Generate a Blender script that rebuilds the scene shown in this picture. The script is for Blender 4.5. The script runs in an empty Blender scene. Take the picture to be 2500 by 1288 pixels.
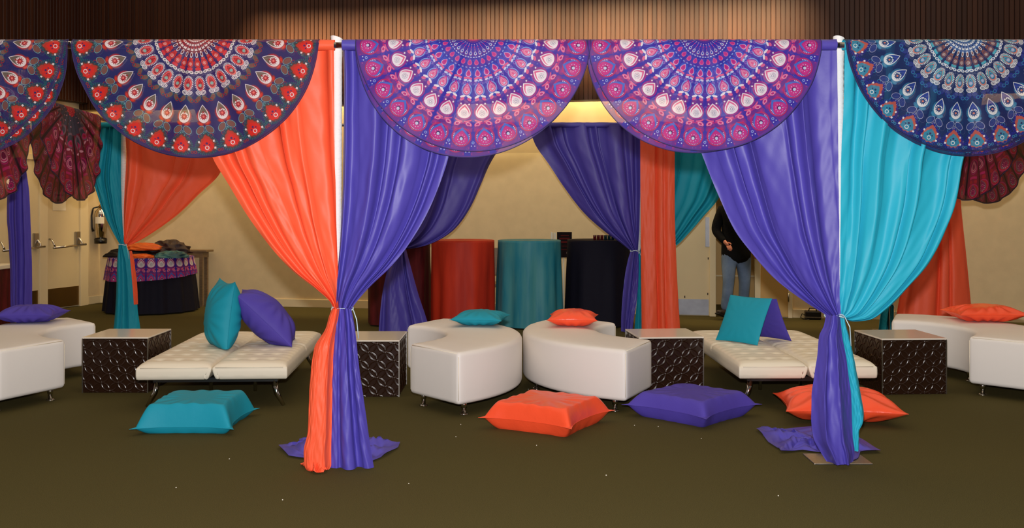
import bpy, bmesh, math, random
import numpy as np
from mathutils import Vector, Matrix
PI = math.pi
random.seed(7)
S = bpy.context.scene
COL = S.collection
# ---------------------------------------------------------------- camera, light, exposure
F, CX, HY, HC = 2450.0, 1250.0, 495.0, 1.52      # focal length in px, principal column, horizon row, eye height
cam_d = bpy.data.cameras.new('camera'); cam = bpy.data.objects.new('camera', cam_d); COL.objects.link(cam)
cam.location = (0, 0, HC); cam.rotation_euler = (PI / 2, 0, 0)
cam_d.sensor_fit = 'HORIZONTAL'; cam_d.sensor_width = 36.0
cam_d.lens = 36.0 * F / 2500.0
cam_d.shift_y = -(644.0 - HY) / 2500.0
cam_d.clip_end = 100
S.camera = cam
S.view_settings.view_transform = 'Standard'; S.view_settings.look = 'None'
S.view_settings.exposure = 0.0; S.view_settings.gamma = 1.0; S.view_settings.use_curve_mapping = False
W = bpy.data.worlds.new('room_ambient'); S.world = W; W.use_nodes = True
W.node_tree.nodes['Background'].inputs[0].default_value = (1.0, 0.86, 0.72, 1)
W.node_tree.nodes['Background'].inputs[1].default_value = 0.11

def lamp(name, typ, loc, energy, color, target=None, **kw):
    d = bpy.data.lights.new(name, typ); d.energy = energy; d.color = color
    for k, v in kw.items(): setattr(d, k, v)
    o = bpy.data.objects.new(name, d); COL.objects.link(o); o.location = loc
    if target is not None:
        o.rotation_euler = (Vector(target) - Vector(loc)).to_track_quat('-Z', 'Y').to_euler()
    return o
# the photographer's flash, just above the lens
lamp('camera_flash', 'POINT', (0.0, 0.05, 1.74), 1420, (1.0, 0.975, 0.965), shadow_soft_size=0.045)
# warm ceiling of the hall (one large soft source high above the tent)
lamp('hall_ceiling_light', 'AREA', (0, 7.5, 6.2), 400, (1.0, 0.80, 0.56), (0, 7.5, 0), shape='RECTANGLE', size=15, size_y=13)
# warm wall washers hidden behind the timber fascia
for i, (px_, py_) in enumerate(((-4.2, 14.63), (-1.0, 14.0), (2.2, 13.36), (5.4, 12.72))):
    o = lamp('wall_washer', 'AREA', (px_, py_, 3.22), 40, (1.0, 0.72, 0.34), (px_ + 0.05, py_ + 0.27, 1.6),
             shape='RECTANGLE', size=3.1, size_y=0.08)
    o.rotation_euler = Matrix(((0.9806, 0.196, 0), (-0.196, 0.9806, 0), (0, 0, 1))).to_euler()
    o.rotation_euler.x += 0.35
lamp('side_wall_washer', 'AREA', (-6.5, 13.6, 3.3), 17, (1.0, 0.72, 0.32), (-6.75, 13.6, 1.8), shape='RECTANGLE', size=0.1, size_y=2.6)
# ceiling spots on the timber band
for sx in (-2.95, -1.47, 0.01, 1.49, 2.97):
    wy = 14.85 - 0.2 * (sx + 6.28)                                  # face of the timber band at this place
    o = lamp('timber_wash', 'AREA', (sx - 0.4, wy - 2.0, 5.6), 27, (1.0, 0.84, 0.47), shape='RECTANGLE', size=1.4, size_y=0.05, spread=math.radians(21))
    zz = Vector((-0.4, -2.0, 5.6 - 3.62)).normalized(); xx = Vector((0.9806, -0.196, 0)); yy = zz.cross(xx).normalized(); xx = yy.cross(zz)
    o.rotation_euler = Matrix((xx, yy, zz)).transposed().to_euler()

# ---------------------------------------------------------------- colour and materials
def lin(r, g, b):
    f = lambda c: (c / 255 / 12.92) if c / 255 <= 0.04045 else ((c / 255 + 0.055) / 1.055) ** 2.4
    return (f(r), f(g), f(b), 1.0)

def mat(name, col, rough=0.5, metal=0.0, spec=0.5, noise=0.0, nscale=30.0, bump=0.0, bscale=60.0, stretch=(1, 1, 1),
        sheen=0.0, coat=0.0, emit=None, col2=None, transl=0.0, wave=None, bdist=0.01, aniso=None):
    m = bpy.data.materials.new(name); m.use_nodes = True
    N, L = m.node_tree.nodes, m.node_tree.links
    b = N['Principled BSDF']
    b.inputs['Base Color'].default_value = col; b.inputs['Roughness'].default_value = rough
    b.inputs['Metallic'].default_value = metal; b.inputs['Specular IOR Level'].default_value = spec
    b.inputs['Sheen Weight'].default_value = sheen; b.inputs['Coat Weight'].default_value = coat
    if sheen: b.inputs['Sheen Tint'].default_value = col
    tc = N.new('ShaderNodeTexCoord'); mp = N.new('ShaderNodeMapping'); L.new(tc.outputs['Object'], mp.inputs[0])
    mp.inputs['Scale'].default_value = stretch
    if noise or col2:
        nz = N.new('ShaderNodeTexNoise'); nz.inputs['Scale'].default_value = nscale; nz.inputs['Detail'].default_value = 4
        L.new(mp.outputs[0], nz.inputs['Vector'])
        rp = N.new('ShaderNodeValToRGB'); L.new(nz.outputs['Fac'], rp.inputs[0])
        c2 = col2 or tuple(min(1, c * (1 + noise)) for c in col[:3]) + (1,)
        c1 = col if col2 else tuple(c * (1 - noise) for c in col[:3]) + (1,)
        rp.color_ramp.elements[0].position = 0.35; rp.color_ramp.elements[1].position = 0.68
        rp.color_ramp.elements[0].color = c1; rp.color_ramp.elements[1].color = c2
        L.new(rp.outputs[0], b.inputs['Base Color'])
    if bump:
        nb = N.new('ShaderNodeTexNoise'); nb.inputs['Scale'].default_value = bscale; nb.inputs['Detail'].default_value = 5
        L.new(mp.outputs[0], nb.inputs['Vector'])
        bp = N.new('ShaderNodeBump'); bp.inputs['Strength'].default_value = bump; bp.inputs['Distance'].default_value = bdist
        L.new(nb.outputs['Fac'], bp.inputs['Height']); L.new(bp.outputs[0], b.inputs['Normal'])
    if emit:
        b.inputs['Emission Color'].default_value = col; b.inputs['Emission Strength'].default_value = emit
    if transl:
        out = N['Material Output']; tr = N.new('ShaderNodeBsdfTranslucent'); tr.inputs[0].default_value = col
        mx = N.new('ShaderNodeMixShader'); mx.inputs[0].default_value = transl
        L.new(b.outputs[0], mx.inputs[1]); L.new(tr.outputs[0], mx.inputs[2]); L.new(mx.outputs[0], out.inputs[0])
    return m

M = {}
M['orange'] = mat('orange_satin', lin(255, 100, 64), 0.5, spec=0.4, bump=0.16, bscale=16, bdist=0.010, transl=0.12)
M['purple'] = mat('purple_satin', lin(80, 70, 172), 0.48, spec=0.45, bump=0.14, bscale=14, bdist=0.010, transl=0.06)
M['blue'] = mat('turquoise_cloth', lin(44, 180, 210), 0.5, spec=0.3, bump=0.2, bscale=10, bdist=0.01, transl=0.12)
M['purple_cloth'] = mat('purple_cotton', lin(82, 68, 172), 0.6, spec=0.25, bump=0.25, bscale=14, bdist=0.012)
M['teal_cloth'] = mat('teal_cotton', lin(24, 150, 176), 0.6, spec=0.25, bump=0.2, bscale=14, bdist=0.012)
M['orange_cloth'] = mat('orange_satin_cushion', lin(255, 86, 48), 0.33, spec=0.5, bump=0.35, bscale=13, bdist=0.014)
M['white_vinyl'] = mat('white_vinyl', lin(237, 231, 226), 0.5, spec=0.35, bump=0.12, bscale=9, bdist=0.012)
M['white_leather'] = mat('white_leatherette', lin(238, 228, 208), 0.45, spec=0.4, bump=0.12, bscale=22, bdist=0.006)
M['seam'] = mat('seam_grey', lin(170, 163, 152), 0.6)
M['chrome'] = mat('chrome', lin(205, 200, 195), 0.12, metal=1.0)
M['steel'] = mat('brushed_steel', lin(170, 165, 158), 0.32, metal=1.0, noise=0.1, nscale=80, stretch=(1, 1, 0.05))
M['plate'] = mat('grey_metal_plate', lin(150, 154, 166), 0.45, metal=0.2, spec=0.5, noise=0.12, nscale=6)
M['brass'] = mat('dull_bronze', lin(150, 120, 70), 0.35, metal=0.9)
M['white_gloss'] = mat('white_gloss_top', lin(232, 222, 208), 0.12, spec=0.6)
M['brown_lacquer'] = mat('brown_lacquer', lin(40, 21, 12), 0.22, spec=0.5)
M['sleeve'] = mat('white_sleeve', lin(238, 236, 236), 0.7, bump=0.5, bscale=30, bdist=0.01, stretch=(1, 1, 3))
M['carpet'] = mat('olive_carpet', lin(86, 78, 44), 0.95, spec=0.1, noise=0.28, nscale=260, bump=0.6, bscale=420, bdist=0.006)
M['wall'] = mat('beige_wall', lin(222, 200, 158), 0.85, spec=0.2, noise=0.035, nscale=7, bump=0.12, bscale=160, bdist=0.003)
M['paint'] = mat('cream_paint', lin(226, 208, 168), 0.6, spec=0.3)
M['door'] = mat('cream_door', lin(216, 198, 158), 0.55, spec=0.3, noise=0.02, nscale=3)
M['ochre'] = mat('ochre_door', lin(196, 158, 92), 0.5, spec=0.3)
M['wood_dark'] = mat('timber_back', lin(38, 16, 7), 0.8)
M['table_wood'] = mat('grey_brown_wood', lin(120, 98, 70), 0.5, noise=0.2, nscale=14, stretch=(1, 1, 8))
M['tie'] = mat('pale_tie_cord', lin(200, 225, 235), 0.3, spec=0.6)
M['maroon_velvet'] = mat('maroon_lame', lin(96, 24, 28), 0.6, spec=0.3, bump=0.4, bscale=20, bdist=0.01, col2=lin(60, 12, 18), nscale=12, stretch=(1, 1, .2))
M['rust_velvet'] = mat('rust_lame', lin(200, 52, 26), 0.6, spec=0.3, bump=0.3, bscale=16, bdist=0.01, col2=lin(176, 40, 22), nscale=9, stretch=(1, 1, .15))
M['teal_velvet'] = mat('teal_lame', lin(24, 122, 146), 0.55, spec=0.4, bump=0.3, bscale=16, bdist=0.01, col2=lin(70, 142, 150), nscale=10, stretch=(1, 1, .15))
M['navy_velvet'] = mat('navy_velvet', lin(16, 15, 32), 0.75, spec=0.2, bump=0.3, bscale=16, bdist=0.01)
M['black_cloth'] = mat('black_cloth', lin(14, 13, 18), 0.8, spec=0.2)
M['glass_red'] = mat('dark_red_glass', lin(84, 18, 20), 0.1, spec=0.7)
M['glass_teal'] = mat('dark_teal_glass', lin(20, 42, 46), 0.1, spec=0.7)
M['paper'] = mat('white_paper', lin(236, 228, 208), 0.7)
M['ink'] = mat('grey_ink', lin(150, 140, 120), 0.7)
M['black'] = mat('black_plastic', lin(18, 17, 17), 0.35)
M['poster'] = mat('dark_poster', lin(30, 18, 20), 0.8, spec=0.1)
M['poster_red'] = mat('dim_red_print', lin(92, 26, 26), 0.8, spec=0.1)
M['poster_gold'] = mat('gold_print', lin(140, 92, 66), 0.4)
M['skin'] = mat('skin', lin(205, 132, 104), 0.5, spec=0.35)
M['sweater'] = mat('black_knit', lin(20, 20, 21), 0.9, spec=0.1, bump=0.5, bscale=70)
M['denim'] = mat('blue_denim', lin(104, 122, 148), 0.85, spec=0.1, noise=0.22, nscale=5, bump=0.3, bscale=14, bdist=0.02)
M['shoe'] = mat('dark_brown_shoe', lin(48, 36, 30), 0.45)
M['sole'] = mat('black_sole', lin(22, 20, 20), 0.6)
M['hair'] = mat('brown_hair', lin(60, 42, 30), 0.7)
M['bulb'] = mat('warm_bulb', (1.0, 0.72, 0.36, 1), 0.3, emit=9.0)
M['heap_orange'] = mat('orange_cloth_heap', lin(232, 104, 30), 0.5, bump=0.5, bscale=9, bdist=0.03)
M['heap_black'] = mat('black_cloth_heap', lin(26, 20, 22), 0.6, bump=0.5, bscale=9, bdist=0.03)
M['heap_plum'] = mat('plum_cloth_heap', lin(52, 30, 32), 0.55, bump=0.6, bscale=9, bdist=0.03)
M['heap_teal'] = mat('teal_cloth_heap', lin(70, 130, 132), 0.45, bump=0.6, bscale=9, bdist=0.03, col2=lin(20, 60, 70), nscale=9)
M['lint'] = mat('white_lint', lin(226, 220, 205), 0.8)

def wood_slat():
    m = bpy.data.materials.new('mahogany_slat'); m.use_nodes = True
    N, L = m.node_tree.nodes, m.node_tree.links; b = N['Principled BSDF']
    b.inputs['Roughness'].default_value = 0.42; b.inputs['Specular IOR Level'].default_value = 0.35
    oi = N.new('ShaderNodeObjectInfo'); tc = N.new('ShaderNodeTexCoord'); mp = N.new('ShaderNodeMapping')
    mp.inputs['Scale'].default_value = (30, 30, 1.2); L.new(tc.outputs['Object'], mp.inputs[0])
    ad = N.new('ShaderNodeVectorMath'); L.new(mp.outputs[0], ad.inputs[0])
    cb = N.new('ShaderNodeCombineXYZ'); ml = N.new('ShaderNodeMath'); ml.operation = 'MULTIPLY'; ml.inputs[1].default_value = 40
    L.new(oi.outputs['Random'], ml.inputs[0]); L.new(ml.outputs[0], cb.inputs[2]); L.new(cb.outputs[0], ad.inputs[1])
    nz = N.new('ShaderNodeTexNoise'); nz.inputs['Scale'].default_value = 1.0; nz.inputs['Detail'].default_value = 5
    L.new(ad.outputs[0], nz.inputs['Vector'])
    m1 = N.new('ShaderNodeMath'); m1.operation = 'MULTIPLY_ADD'; m1.inputs[1].default_value = 0.45
    m2 = N.new('ShaderNodeMath'); m2.operation = 'MULTIPLY'; m2.inputs[1].default_value = 0.55
    L.new(oi.outputs['Random'], m1.inputs[0]); L.new(nz.outputs['Fac'], m2.inputs[0]); L.new(m2.outputs[0], m1.inputs[2])
    rp = N.new('ShaderNodeValToRGB'); L.new(m1.outputs[0], rp.inputs[0])
    rp.color_ramp.elements[0].color = lin(42, 15, 6); rp.color_ramp.elements[1].color = lin(66, 32, 14)
    rp.color_ramp.elements[0].position = 0.15; rp.color_ramp.elements[1].position = 0.85
    L.new(rp.outputs[0], b.inputs['Base Color'])
    return m
M['slat'] = wood_slat()

# ---------------------------------------------------------------- printed mandala cloths: a small node-expression compiler
class E:
    T = None
    def __init__(s, o): s.o = o
    @staticmethod
    def op(name, *a):
        n = E.T.nodes.new('ShaderNodeMath'); n.operation = name
        for i, x in enumerate(a):
            if isinstance(x, E): E.T.links.new(x.o, n.inputs[i])
            else: n.inputs[i].default_value = float(x)
        return E(n.outputs[0])
    def __add__(s, b): return E.op('ADD', s, b)
    __radd__ = __add__
    def __sub__(s, b): return E.op('SUBTRACT', s, b)
    def __rsub__(s, b): return E.op('SUBTRACT', b, s)
    def __mul__(s, b): return E.op('MULTIPLY', s, b)
    __rmul__ = __mul__
    def __truediv__(s, b): return E.op('DIVIDE', s, b)
    def lt(s, b): return E.op('LESS_THAN', s, b)
    def gt(s, b): return E.op('GREATER_THAN', s, b)
    def abs(s): return E.op('ABSOLUTE', s)
    def sin(s): return E.op('SINE', s)
    def fract(s): return E.op('FRACT', s)
    def atan2(s, b): return E.op('ARCTAN2', s, b)
    def madd(s, b, c): return E.op('MULTIPLY_ADD', s, b, c)
def hyp(a, b): return E.op('SQRT', E.op('MULTIPLY_ADD', a, a, b * b))
def ell(u, v, u0, v0, a, b, rot=0.0):
    x, y = u - u0, v - v0
    if rot:
        c, s = math.cos(rot), math.sin(rot); x, y = x * c + y * s, y * c - x * s
    return hyp(x / a, y / b)
def drop(u, v, h, w, k=0.0):                       # tear drop pointed towards the centre of the cloth
    p = v / h
    return hyp(p, u / (E.op('SQRT', E.op('MAXIMUM', p + 1.02, 0.0004)) * (w / 1.06)))

def mandala(name, style, P, N=28, alpha=0.7):
    m = bpy.data.materials.new(name); m.use_nodes = True
    T = m.node_tree; E.T = T; nodes, L = T.nodes, T.links
    b = nodes['Principled BSDF']; out = nodes['Material Output']
    b.inputs['Roughness'].default_value = 0.55; b.inputs['Specular IOR Level'].default_value = 0.3
    uv = nodes.new('ShaderNodeUVMap'); uv.uv_map = 'UVMap'
    sp = nodes.new('ShaderNodeSeparateXYZ'); L.new(uv.outputs[0], sp.inputs[0])
    x, y = E(sp.outputs[0]), E(sp.outputs[1])
    r = hyp(x, y)
    k = (x.atan2(y) * (N / (2 * PI)) + 40.0).fract() - 0.5      # -.5 .. .5 across one sector
    u = k * r * (2 * PI / N)
    au = u.abs()
    col = [None]
    rgb = nodes.new('ShaderNodeRGB'); rgb.outputs[0].default_value = P['base']; col[0] = rgb.outputs[0]
    def put(mask, c):
        n = nodes.new('ShaderNodeMix'); n.data_type = 'RGBA'
        L.new(mask.o, n.inputs['Factor']); L.new(col[0], n.inputs[6]); n.inputs[7].default_value = c; col[0] = n.outputs[2]
    def nest(f, *lv):
        for t, c in lv: put(f.lt(t), c)
    def band(r0, r1): return (r - (r0 + r1) / 2).abs().lt((r1 - r0) / 2)
    ka = k.abs()
    if style == 'peacock':
        c = P
        # rosette of fine white beads
        put(r.lt(.165), c['c0'])
        bead = ((r * 26.0).fract() - 0.5).abs().lt(0.27) * ka.lt(0.36) * r.lt(0.158)
        put(bead, c['w'])
        put(((r - .118).abs().lt(.012)) * ka.lt(.2), c['c1'])
        put(((r - .083).abs().lt(.008)) * ka.lt(.2), c['c1'])
        put(r.lt(.035), c['w']); put(r.lt(.024), c['c1']); put(r.lt(.012), c['w'])
        nest(ell(u, r, 0, .178, .010, .024), (1, c['w']), (.62, c['eye']))
        put((r - .212).abs().lt(.008) * au.lt(.014), c['ro'])
        f = ell(u, r, 0, .250, .0235, .034)
        nest(f, (1, c['ro']), (.82, c['c1']), (.68, c['ro']))
        put(hyp(u, r - .252).lt(.004), c['w']); put(((hyp(u, r - .252) - .011).abs()).lt(.0022) * ((u.atan2(r - .252) * 8.0).sin()).gt(-.2), c['w'])
        put((r - .293).abs().lt(.010) * au.lt(.022), c['bar'])
        f = ell(au, r, .016, .319, .015, .0095, .4)
        nest(f, (1.25, c['w']), (.62, c['base2']))
        # long seed with a white fringe
        v = r - .413
        an = u.atan2(v * .62)
        f = ell(u, v, 0, 0, .0415, .066)
        put(((f - .86).abs()).lt(.14) * ((an * 26.0).sin()).gt(-.1), c['w'])
        nest(ell(u, v, 0, .002, .030, .050), (1.0, c['sd']))
        nest(drop(u, v - .002, .052, .026), (1.0, c['c4']), (.80, c['s2']), (.55, c['sd']), (.40, c['s2']))
        fl = hyp(u, v - .012) * (1 + 0.28 * ((u.atan2(v - .012)) * 8.0).sin())
        put(fl.lt(.0125), c['g2'])
        # white tail scallops
        f = ell(au, r, .020, .486, .019, .014, -.5)
        nest(f, (1.2, c['w']), (.84, c['base']), (.6, c['w']), (.3, c['base']))
        # bean pair
        f = ell(au, r, .0265, .532, .0165, .0265, -.62)
        nest(f, (1.16, c['g']), (.95, c['b1']))
        put((hyp(au - .045, r - .55) - .013).abs().lt(.003), c['b2'])
        # white drop with a flower on a fringed halo
        v = r - .665
        f = ell(u, v, 0, .012, .058, .066)
        an = u.atan2(v - .012)
        put(f.lt(.62), c['hl'])
        put(f.lt(1.0) * (((an * 38.0).sin()).gt(-.35)), c['b2'])
        put(f.lt(.88) * (((an * 38.0).sin()).gt(-.75)), c['hl'])
        f = ell(au, r, .030, .735, .027, .016, -.5)
        nest(f, (1, c['b2']), (.6, c['hl']))
        f = drop(u, v + .010, .074, .042)
        nest(f, (1.0, c['w']))
        nest(drop(u, v + .014, .062, .034), (1.0, c['tip']))
        g = ell(u, v, 0, .014, .032, .036)
        nest(g, (.98, c['w']))
        fl = hyp(u, v - .014) * (1 - 0.22 * ((u.atan2(v - .014)) * 10.0).sin())
        put(fl.lt(.0235), c['c1']); put(hyp(u, v - .014).lt(.009), c['c4']); put(hyp(u, v + .022).lt(.0075), c['c1'])
        # trefoil
        f = ell(au, r, .038, .786, .0235, .037, -.80)
        nest(f, (1.12, c['g2']), (1.0, c['base']), (.93, c['b1']))
        f = drop(u, r - .818, .026, .018)
        nest(f, (1.1, c['g2']), (.78, c['base']), (.5, c['g2']), (.3, c['base']))
        put((hyp(au - .045, r - .835) - .014).abs().lt(.0025), c['b2'])
        # outer medallion
        v = r - .906
        an = u.atan2(v)
        f = drop(u, v + .012, .098, .096)
        put(f.lt(1.0) * ((an * 34.0).sin()).gt(.0), c['g']); put(f.lt(.86) * ((an * 17.0).sin()).gt(-.6), c['g3'])
        f = drop(u, v + .012, .076, .066)
        nest(f + (an * 11.0).sin() * 0.06, (1.0, c['b3']), (.86, c['m2']))
        f2 = drop(u, v - .002, .056, .054)
        nest(f2 + (an * 9.0).sin() * .05, (.98, c['m1']))
        put(hyp(u, v + .010).lt(.009), c['base']); put(hyp(au - .022, v - .004).lt(.006), c['base'])
        put(hyp(u, v - .026).lt(.0175), c['w']); put(hyp(u, v - .026).lt(.0115), c['m1'])
        put((au - .066).abs().lt(.008) * (v - .034).abs().lt(.008), c['w'])
        put((au - .060).abs().lt(.007) * (v + .024).abs().lt(.008), c['w'])
        sq = (0.5 - ka) * r * (2 * PI / N)
        put((hyp(sq - .012, r - .962) - .009).abs().lt(.003), c['b2']); put((hyp(sq, r - .935) - .008).abs().lt(.003), c['g'])
    elif style == 'violet':
        c = P
        put(r.gt(.56) * ka.lt(.37), c['pl']); put(band(.30, .56) * ka.lt(.36), c['b3'])
        put(r.lt(.055), c['p1']); put(r.lt(.030), c['p2'])
        put(((r - .066).abs().lt(.009)) * ka.lt(.3), c['pl'])
        for rr, s_, cc in ((.095, .004, c['w2']), (.120, .005, c['p1']), (.108, .003, c['l']), (.136, .0035, c['p2']), (.147, .003, c['l'])):
            put(hyp(u, r - rr).lt(s_), cc)
        nest(drop(u, r - .172, .024, .015), (1.1, c['pl']), (.72, c['l']), (.42, c['b3']))
        put((r - .205).abs().lt(.0035) * ((k * 2.0 + 8.25).fract() - .5).abs().lt(.3), c['l'])
        nest(ell(u, r, 0, .248, .024, .034), (1, c['b3']))
        nest(drop(u, r - .246, .023, .015), (1.15, c['p2']), (.85, c['p1']))
        put((r - .293).abs().lt(.0045) * ((k * 2.0 + 8.25).fract() - .5).abs().lt(.24), c['l2'])
        nest(ell(u, r, 0, .346, .036, .042), (1, c['b4']))
        nest(drop(u, r - .340, .032, .022), (1, c['w2']), (.80, c['p1']), (.4, c['p3']))
        put(((r + u * u * -6.0) - .381).abs().lt(.0085) * au.lt(.034), c['p2'])
        nest(ell(au, r, .020, .402, .016, .0085, .35), (1, c['l']))
        put(hyp(u, r - .408).lt(.008), c['l2'])
        put((hyp(au - .024, r - .430) - .010).abs().lt(.005), c['pl2'])
        # pale blue seed
        v = r - .484
        f = ell(u, v, 0, 0, .0425, .054)
        an = u.atan2(v)
        nest(f, (1, c['l2']), (.84, c['g'])); put((((f - .75).abs()).lt(.06)) * ((an * 22.0).sin()).gt(0.2), c['b3'])
        nest(drop(u, v + .012, .050, .029), (1.04, c['p1'])); nest(drop(u, v + .004, .040, .026), (1.0, c['w2']), (.86, c['p2']), (.6, c['w2']), (.48, c['p2']))
        put(hyp(u, v - .014).lt(.008), c['l'])
        f = ell(au, r, .027, .541, .024, .0095, .42)
        nest(f, (1, c['w']))
        nest(ell(au, r, .030, .563, .020, .012, .6), (1, c['p2']))
        put(hyp(au - .034, r - .604).lt(.0072), c['w'])
        # white drop
        v = r - .672
        f = ell(u, v, 0, 0, .068, .066)
        nest(f, (1, c['p4'])); put(((f - .95).abs()).lt(.05) * ((u.atan2(v) * 40.0).sin()).gt(0), c['p3'])
        nest(drop(u, v + .010, .062, .0535), (1.0, c['w'])); nest(drop(u, v + .010, .051, .043), (1.0, c['p2']))
        nest(drop(u, v - .002, .045, .040), (1.0, c['w']))
        rr = hyp(u, v - .010)
        put((rr - .0095).abs().lt(.002), c['gr']); put((rr - .021).abs().lt(.0055) * ((u.atan2(v - .010) * 14.0).sin()).gt(.55), c['gr'])
        # bars and droplets
        put(((r + u * u * 3.4) - .752).abs().lt(.0085) * (au - .038).abs().lt(.034), c['p4'])
        put(((r + u * u * 3.4) - .752).abs().lt(.0050) * (au - .038).abs().lt(.030), c['p2'])
        f = ell(au, r, .048, .772, .032, .0185, .50)
        nest(f, (1, c['p2']), (.66, c['w2']), (.5, c['p3'])); put(hyp(au - .010, r - .765).lt(.008), c['p3'])
        put(hyp(au - .054, r - .820).lt(.032), c['pl3']); put(hyp(au - .054, r - .820).lt(.020), c['p4']); put(hyp(au - .054, r - .820).lt(.008), c['p3'])
        # outer medallion
        v = r - .885
        f = ell(u, v, 0, 0, .0845, .080); an = u.atan2(v)
        nest(f, (1, c['p5']), (.93, c['p3']), (.86, c['pl']))
        put((f - .79).abs().lt(.05) * ((an * 30.0).sin()).gt(.1), c['w'])
        put(v.lt(-.030) * (f - .79).abs().lt(.06), c['pl'])
        nest(drop(u, v + .010, .072, .064), (1.0, c['bl'])); nest(drop(u, v - .002, .060, .058), (1.0, c['p3']))
        nest(drop(u, v - .004, .054, .052), (1.0, c['p1']))
        rr = hyp(u, v - .012)
        put((rr - .031).abs().lt(.003) * ((u.atan2(v - .012) * 9.0).sin()).gt(.55), c['l'])
        put(hyp(u, v - .010).lt(.018), c['d']); put(hyp(u, v - .014).lt(.013), c['l'])
        sq = (0.5 - ka) * r * (2 * PI / N)
        put(hyp(sq - .014, r - .956).lt(.005), c['l']); put((hyp(sq, r - .928) - .009).abs().lt(.003), c['l2']); put(hyp(sq - .036, r - .972).lt(.007), c['p4'])
    else:                                                             # wine coloured cloth
        c = P
        put(r.lt(.995), c['m']); put(band(.34, .98) * ka.lt(.30), c['m2'])
        put(r.lt(.335), c['gr'])
        put(hyp(u, r - .27).lt(.006), c['l']); put(hyp(u, r - .20).lt(.005), c['l'])
        put(r.lt(.145), c['r']); put(((r * 40.0).fract() - .5).abs().lt(.2) * ka.lt(.3) * r.lt(.145), c['o'])
        nest(ell(u, r, 0, .42, .036, .085), (1, c['gr2']), (.7, c['gr'])); nest(drop(u, r - .45, .038, .022), (1, c['p']), (.5, c['r']))
        nest(ell(au, r, .022, .525, .022, .012, .5), (1, c['l']))
        v = r - .665
        nest(ell(u, v, 0, 0, .062, .085), (1, c['p2']), (.9, c['p']), (.8, c['p2']))
        nest(drop(u, v, .060, .038), (1, c['l']), (.86, c['p']), (.66, c['l']), (.52, c['p2']))
        put(((r + u * u * -3.0) - .775).abs().lt(.012) * au.lt(.05), c['p'])
        nest(ell(au, r, .035, .82, .02, .02), (1, c['r']))
        v = r - .915
        nest(ell(u, v, 0, 0, .080, .075), (1, c['p']), (.88, c['r'])); nest(drop(u, v + .01, .06, .05), (1, c['gr2']), (.8, c['p2']))
        rr = hyp(u, v - .015); put((rr - .018).abs().lt(.004), c['p']); put((rr - .034).abs().lt(.004) * ((u.atan2(v - .015) * 10.0).sin()).gt(.3), c['l'])
        put(ka.gt(.44) * r.gt(.34), c['d'])
    put(r.gt(.988), P['hem'])
    L.new(col[0], b.inputs['Base Color'])
    tr = nodes.new('ShaderNodeBsdfTranslucent'); L.new(col[0], tr.inputs[0])
    mx0 = nodes.new('ShaderNodeMixShader'); mx0.inputs[0].default_value = 0.18
    L.new(b.outputs[0], mx0.inputs[1]); L.new(tr.outputs[0], mx0.inputs[2])
    tp = nodes.new('ShaderNodeBsdfTransparent')
    mx = nodes.new('ShaderNodeMixShader'); mx.inputs[0].default_value = alpha
    L.new(tp.outputs[0], mx.inputs[1]); L.new(mx0.outputs[0], mx.inputs[2]); L.new(mx.outputs[0], out.inputs[0])
    return m

RED = dict(base=lin(42, 42, 104), base2=lin(120, 130, 130), w=lin(240, 228, 230), c0=lin(120, 32, 56), c1=lin(172, 34, 48), eye=lin(110, 26, 46), ro=lin(214, 54, 48), bar=lin(226, 62, 70),
           sd=lin(226, 46, 52), s2=lin(150, 30, 48), c4=lin(250, 118, 112), g=lin(26, 104, 98), g3=lin(56, 62, 76), g2=lin(130, 190, 184), b1=lin(126, 82, 76), b2=lin(152, 48, 44), b3=lin(104, 62, 52),
           hl=lin(220, 54, 42), m1=lin(222, 44, 38), m2=lin(196, 56, 42), tip=lin(116, 100, 88), hem=lin(60, 44, 96))
TEAL = dict(base=lin(26, 42, 98), base2=lin(90, 110, 170), w=lin(236, 238, 242), c0=lin(60, 96, 160), c1=lin(26, 56, 118), eye=lin(150, 90, 78), ro=lin(146, 90, 82), bar=lin(86, 180, 204),
           sd=lin(84, 186, 200), s2=lin(44, 110, 158), c4=lin(224, 128, 104), g=lin(36, 38, 150), g3=lin(34, 36, 138), g2=lin(186, 186, 222), b1=lin(48, 62, 134), b2=lin(54, 122, 172), b3=lin(190, 88, 74),
           hl=lin(70, 140, 176), m1=lin(58, 140, 174), m2=lin(196, 92, 76), tip=lin(44, 66, 156), hem=lin(26, 30, 84))
VIO = dict(p5=lin(196, 34, 82), base=lin(56, 44, 172), b3=lin(48, 60, 184), b4=lin(52, 74, 200), p1=lin(206, 44, 142), p2=lin(232, 98, 150), p3=lin(196, 34, 126), p4=lin(150, 44, 146),
           pl=lin(108, 44, 148), pl2=lin(128, 92, 190), pl3=lin(128, 44, 140), w=lin(246, 236, 244), w2=lin(240, 190, 220), l=lin(210, 214, 246), l2=lin(140, 168, 236),
           g=lin(110, 130, 190), gr=lin(120, 130, 160), bl=lin(62, 112, 214), d=lin(34, 26, 90), hem=lin(84, 44, 150))
WINE = dict(base=lin(70, 14, 30), m=lin(104, 22, 44), m2=lin(128, 26, 54), gr=lin(62, 56, 70), gr2=lin(112, 84, 98), r=lin(158, 30, 46), o=lin(206, 84, 64), p=lin(176, 34, 96),
            p2=lin(122, 22, 74), l=lin(206, 140, 160), d=lin(34, 10, 22), hem=lin(40, 16, 34))
M['red_mandala'] = mandala('navy_and_red_mandala_print', 'peacock', RED, 28, 0.72)
M['teal_mandala'] = mandala('navy_and_teal_mandala_print', 'peacock', TEAL, 28, 0.74)
M['violet_mandala'] = mandala('violet_mandala_print', 'violet', VIO, 28, 0.72)
M['wine_mandala'] = mandala('wine_mandala_print', 'wine', WINE, 28, 0.95)

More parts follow.
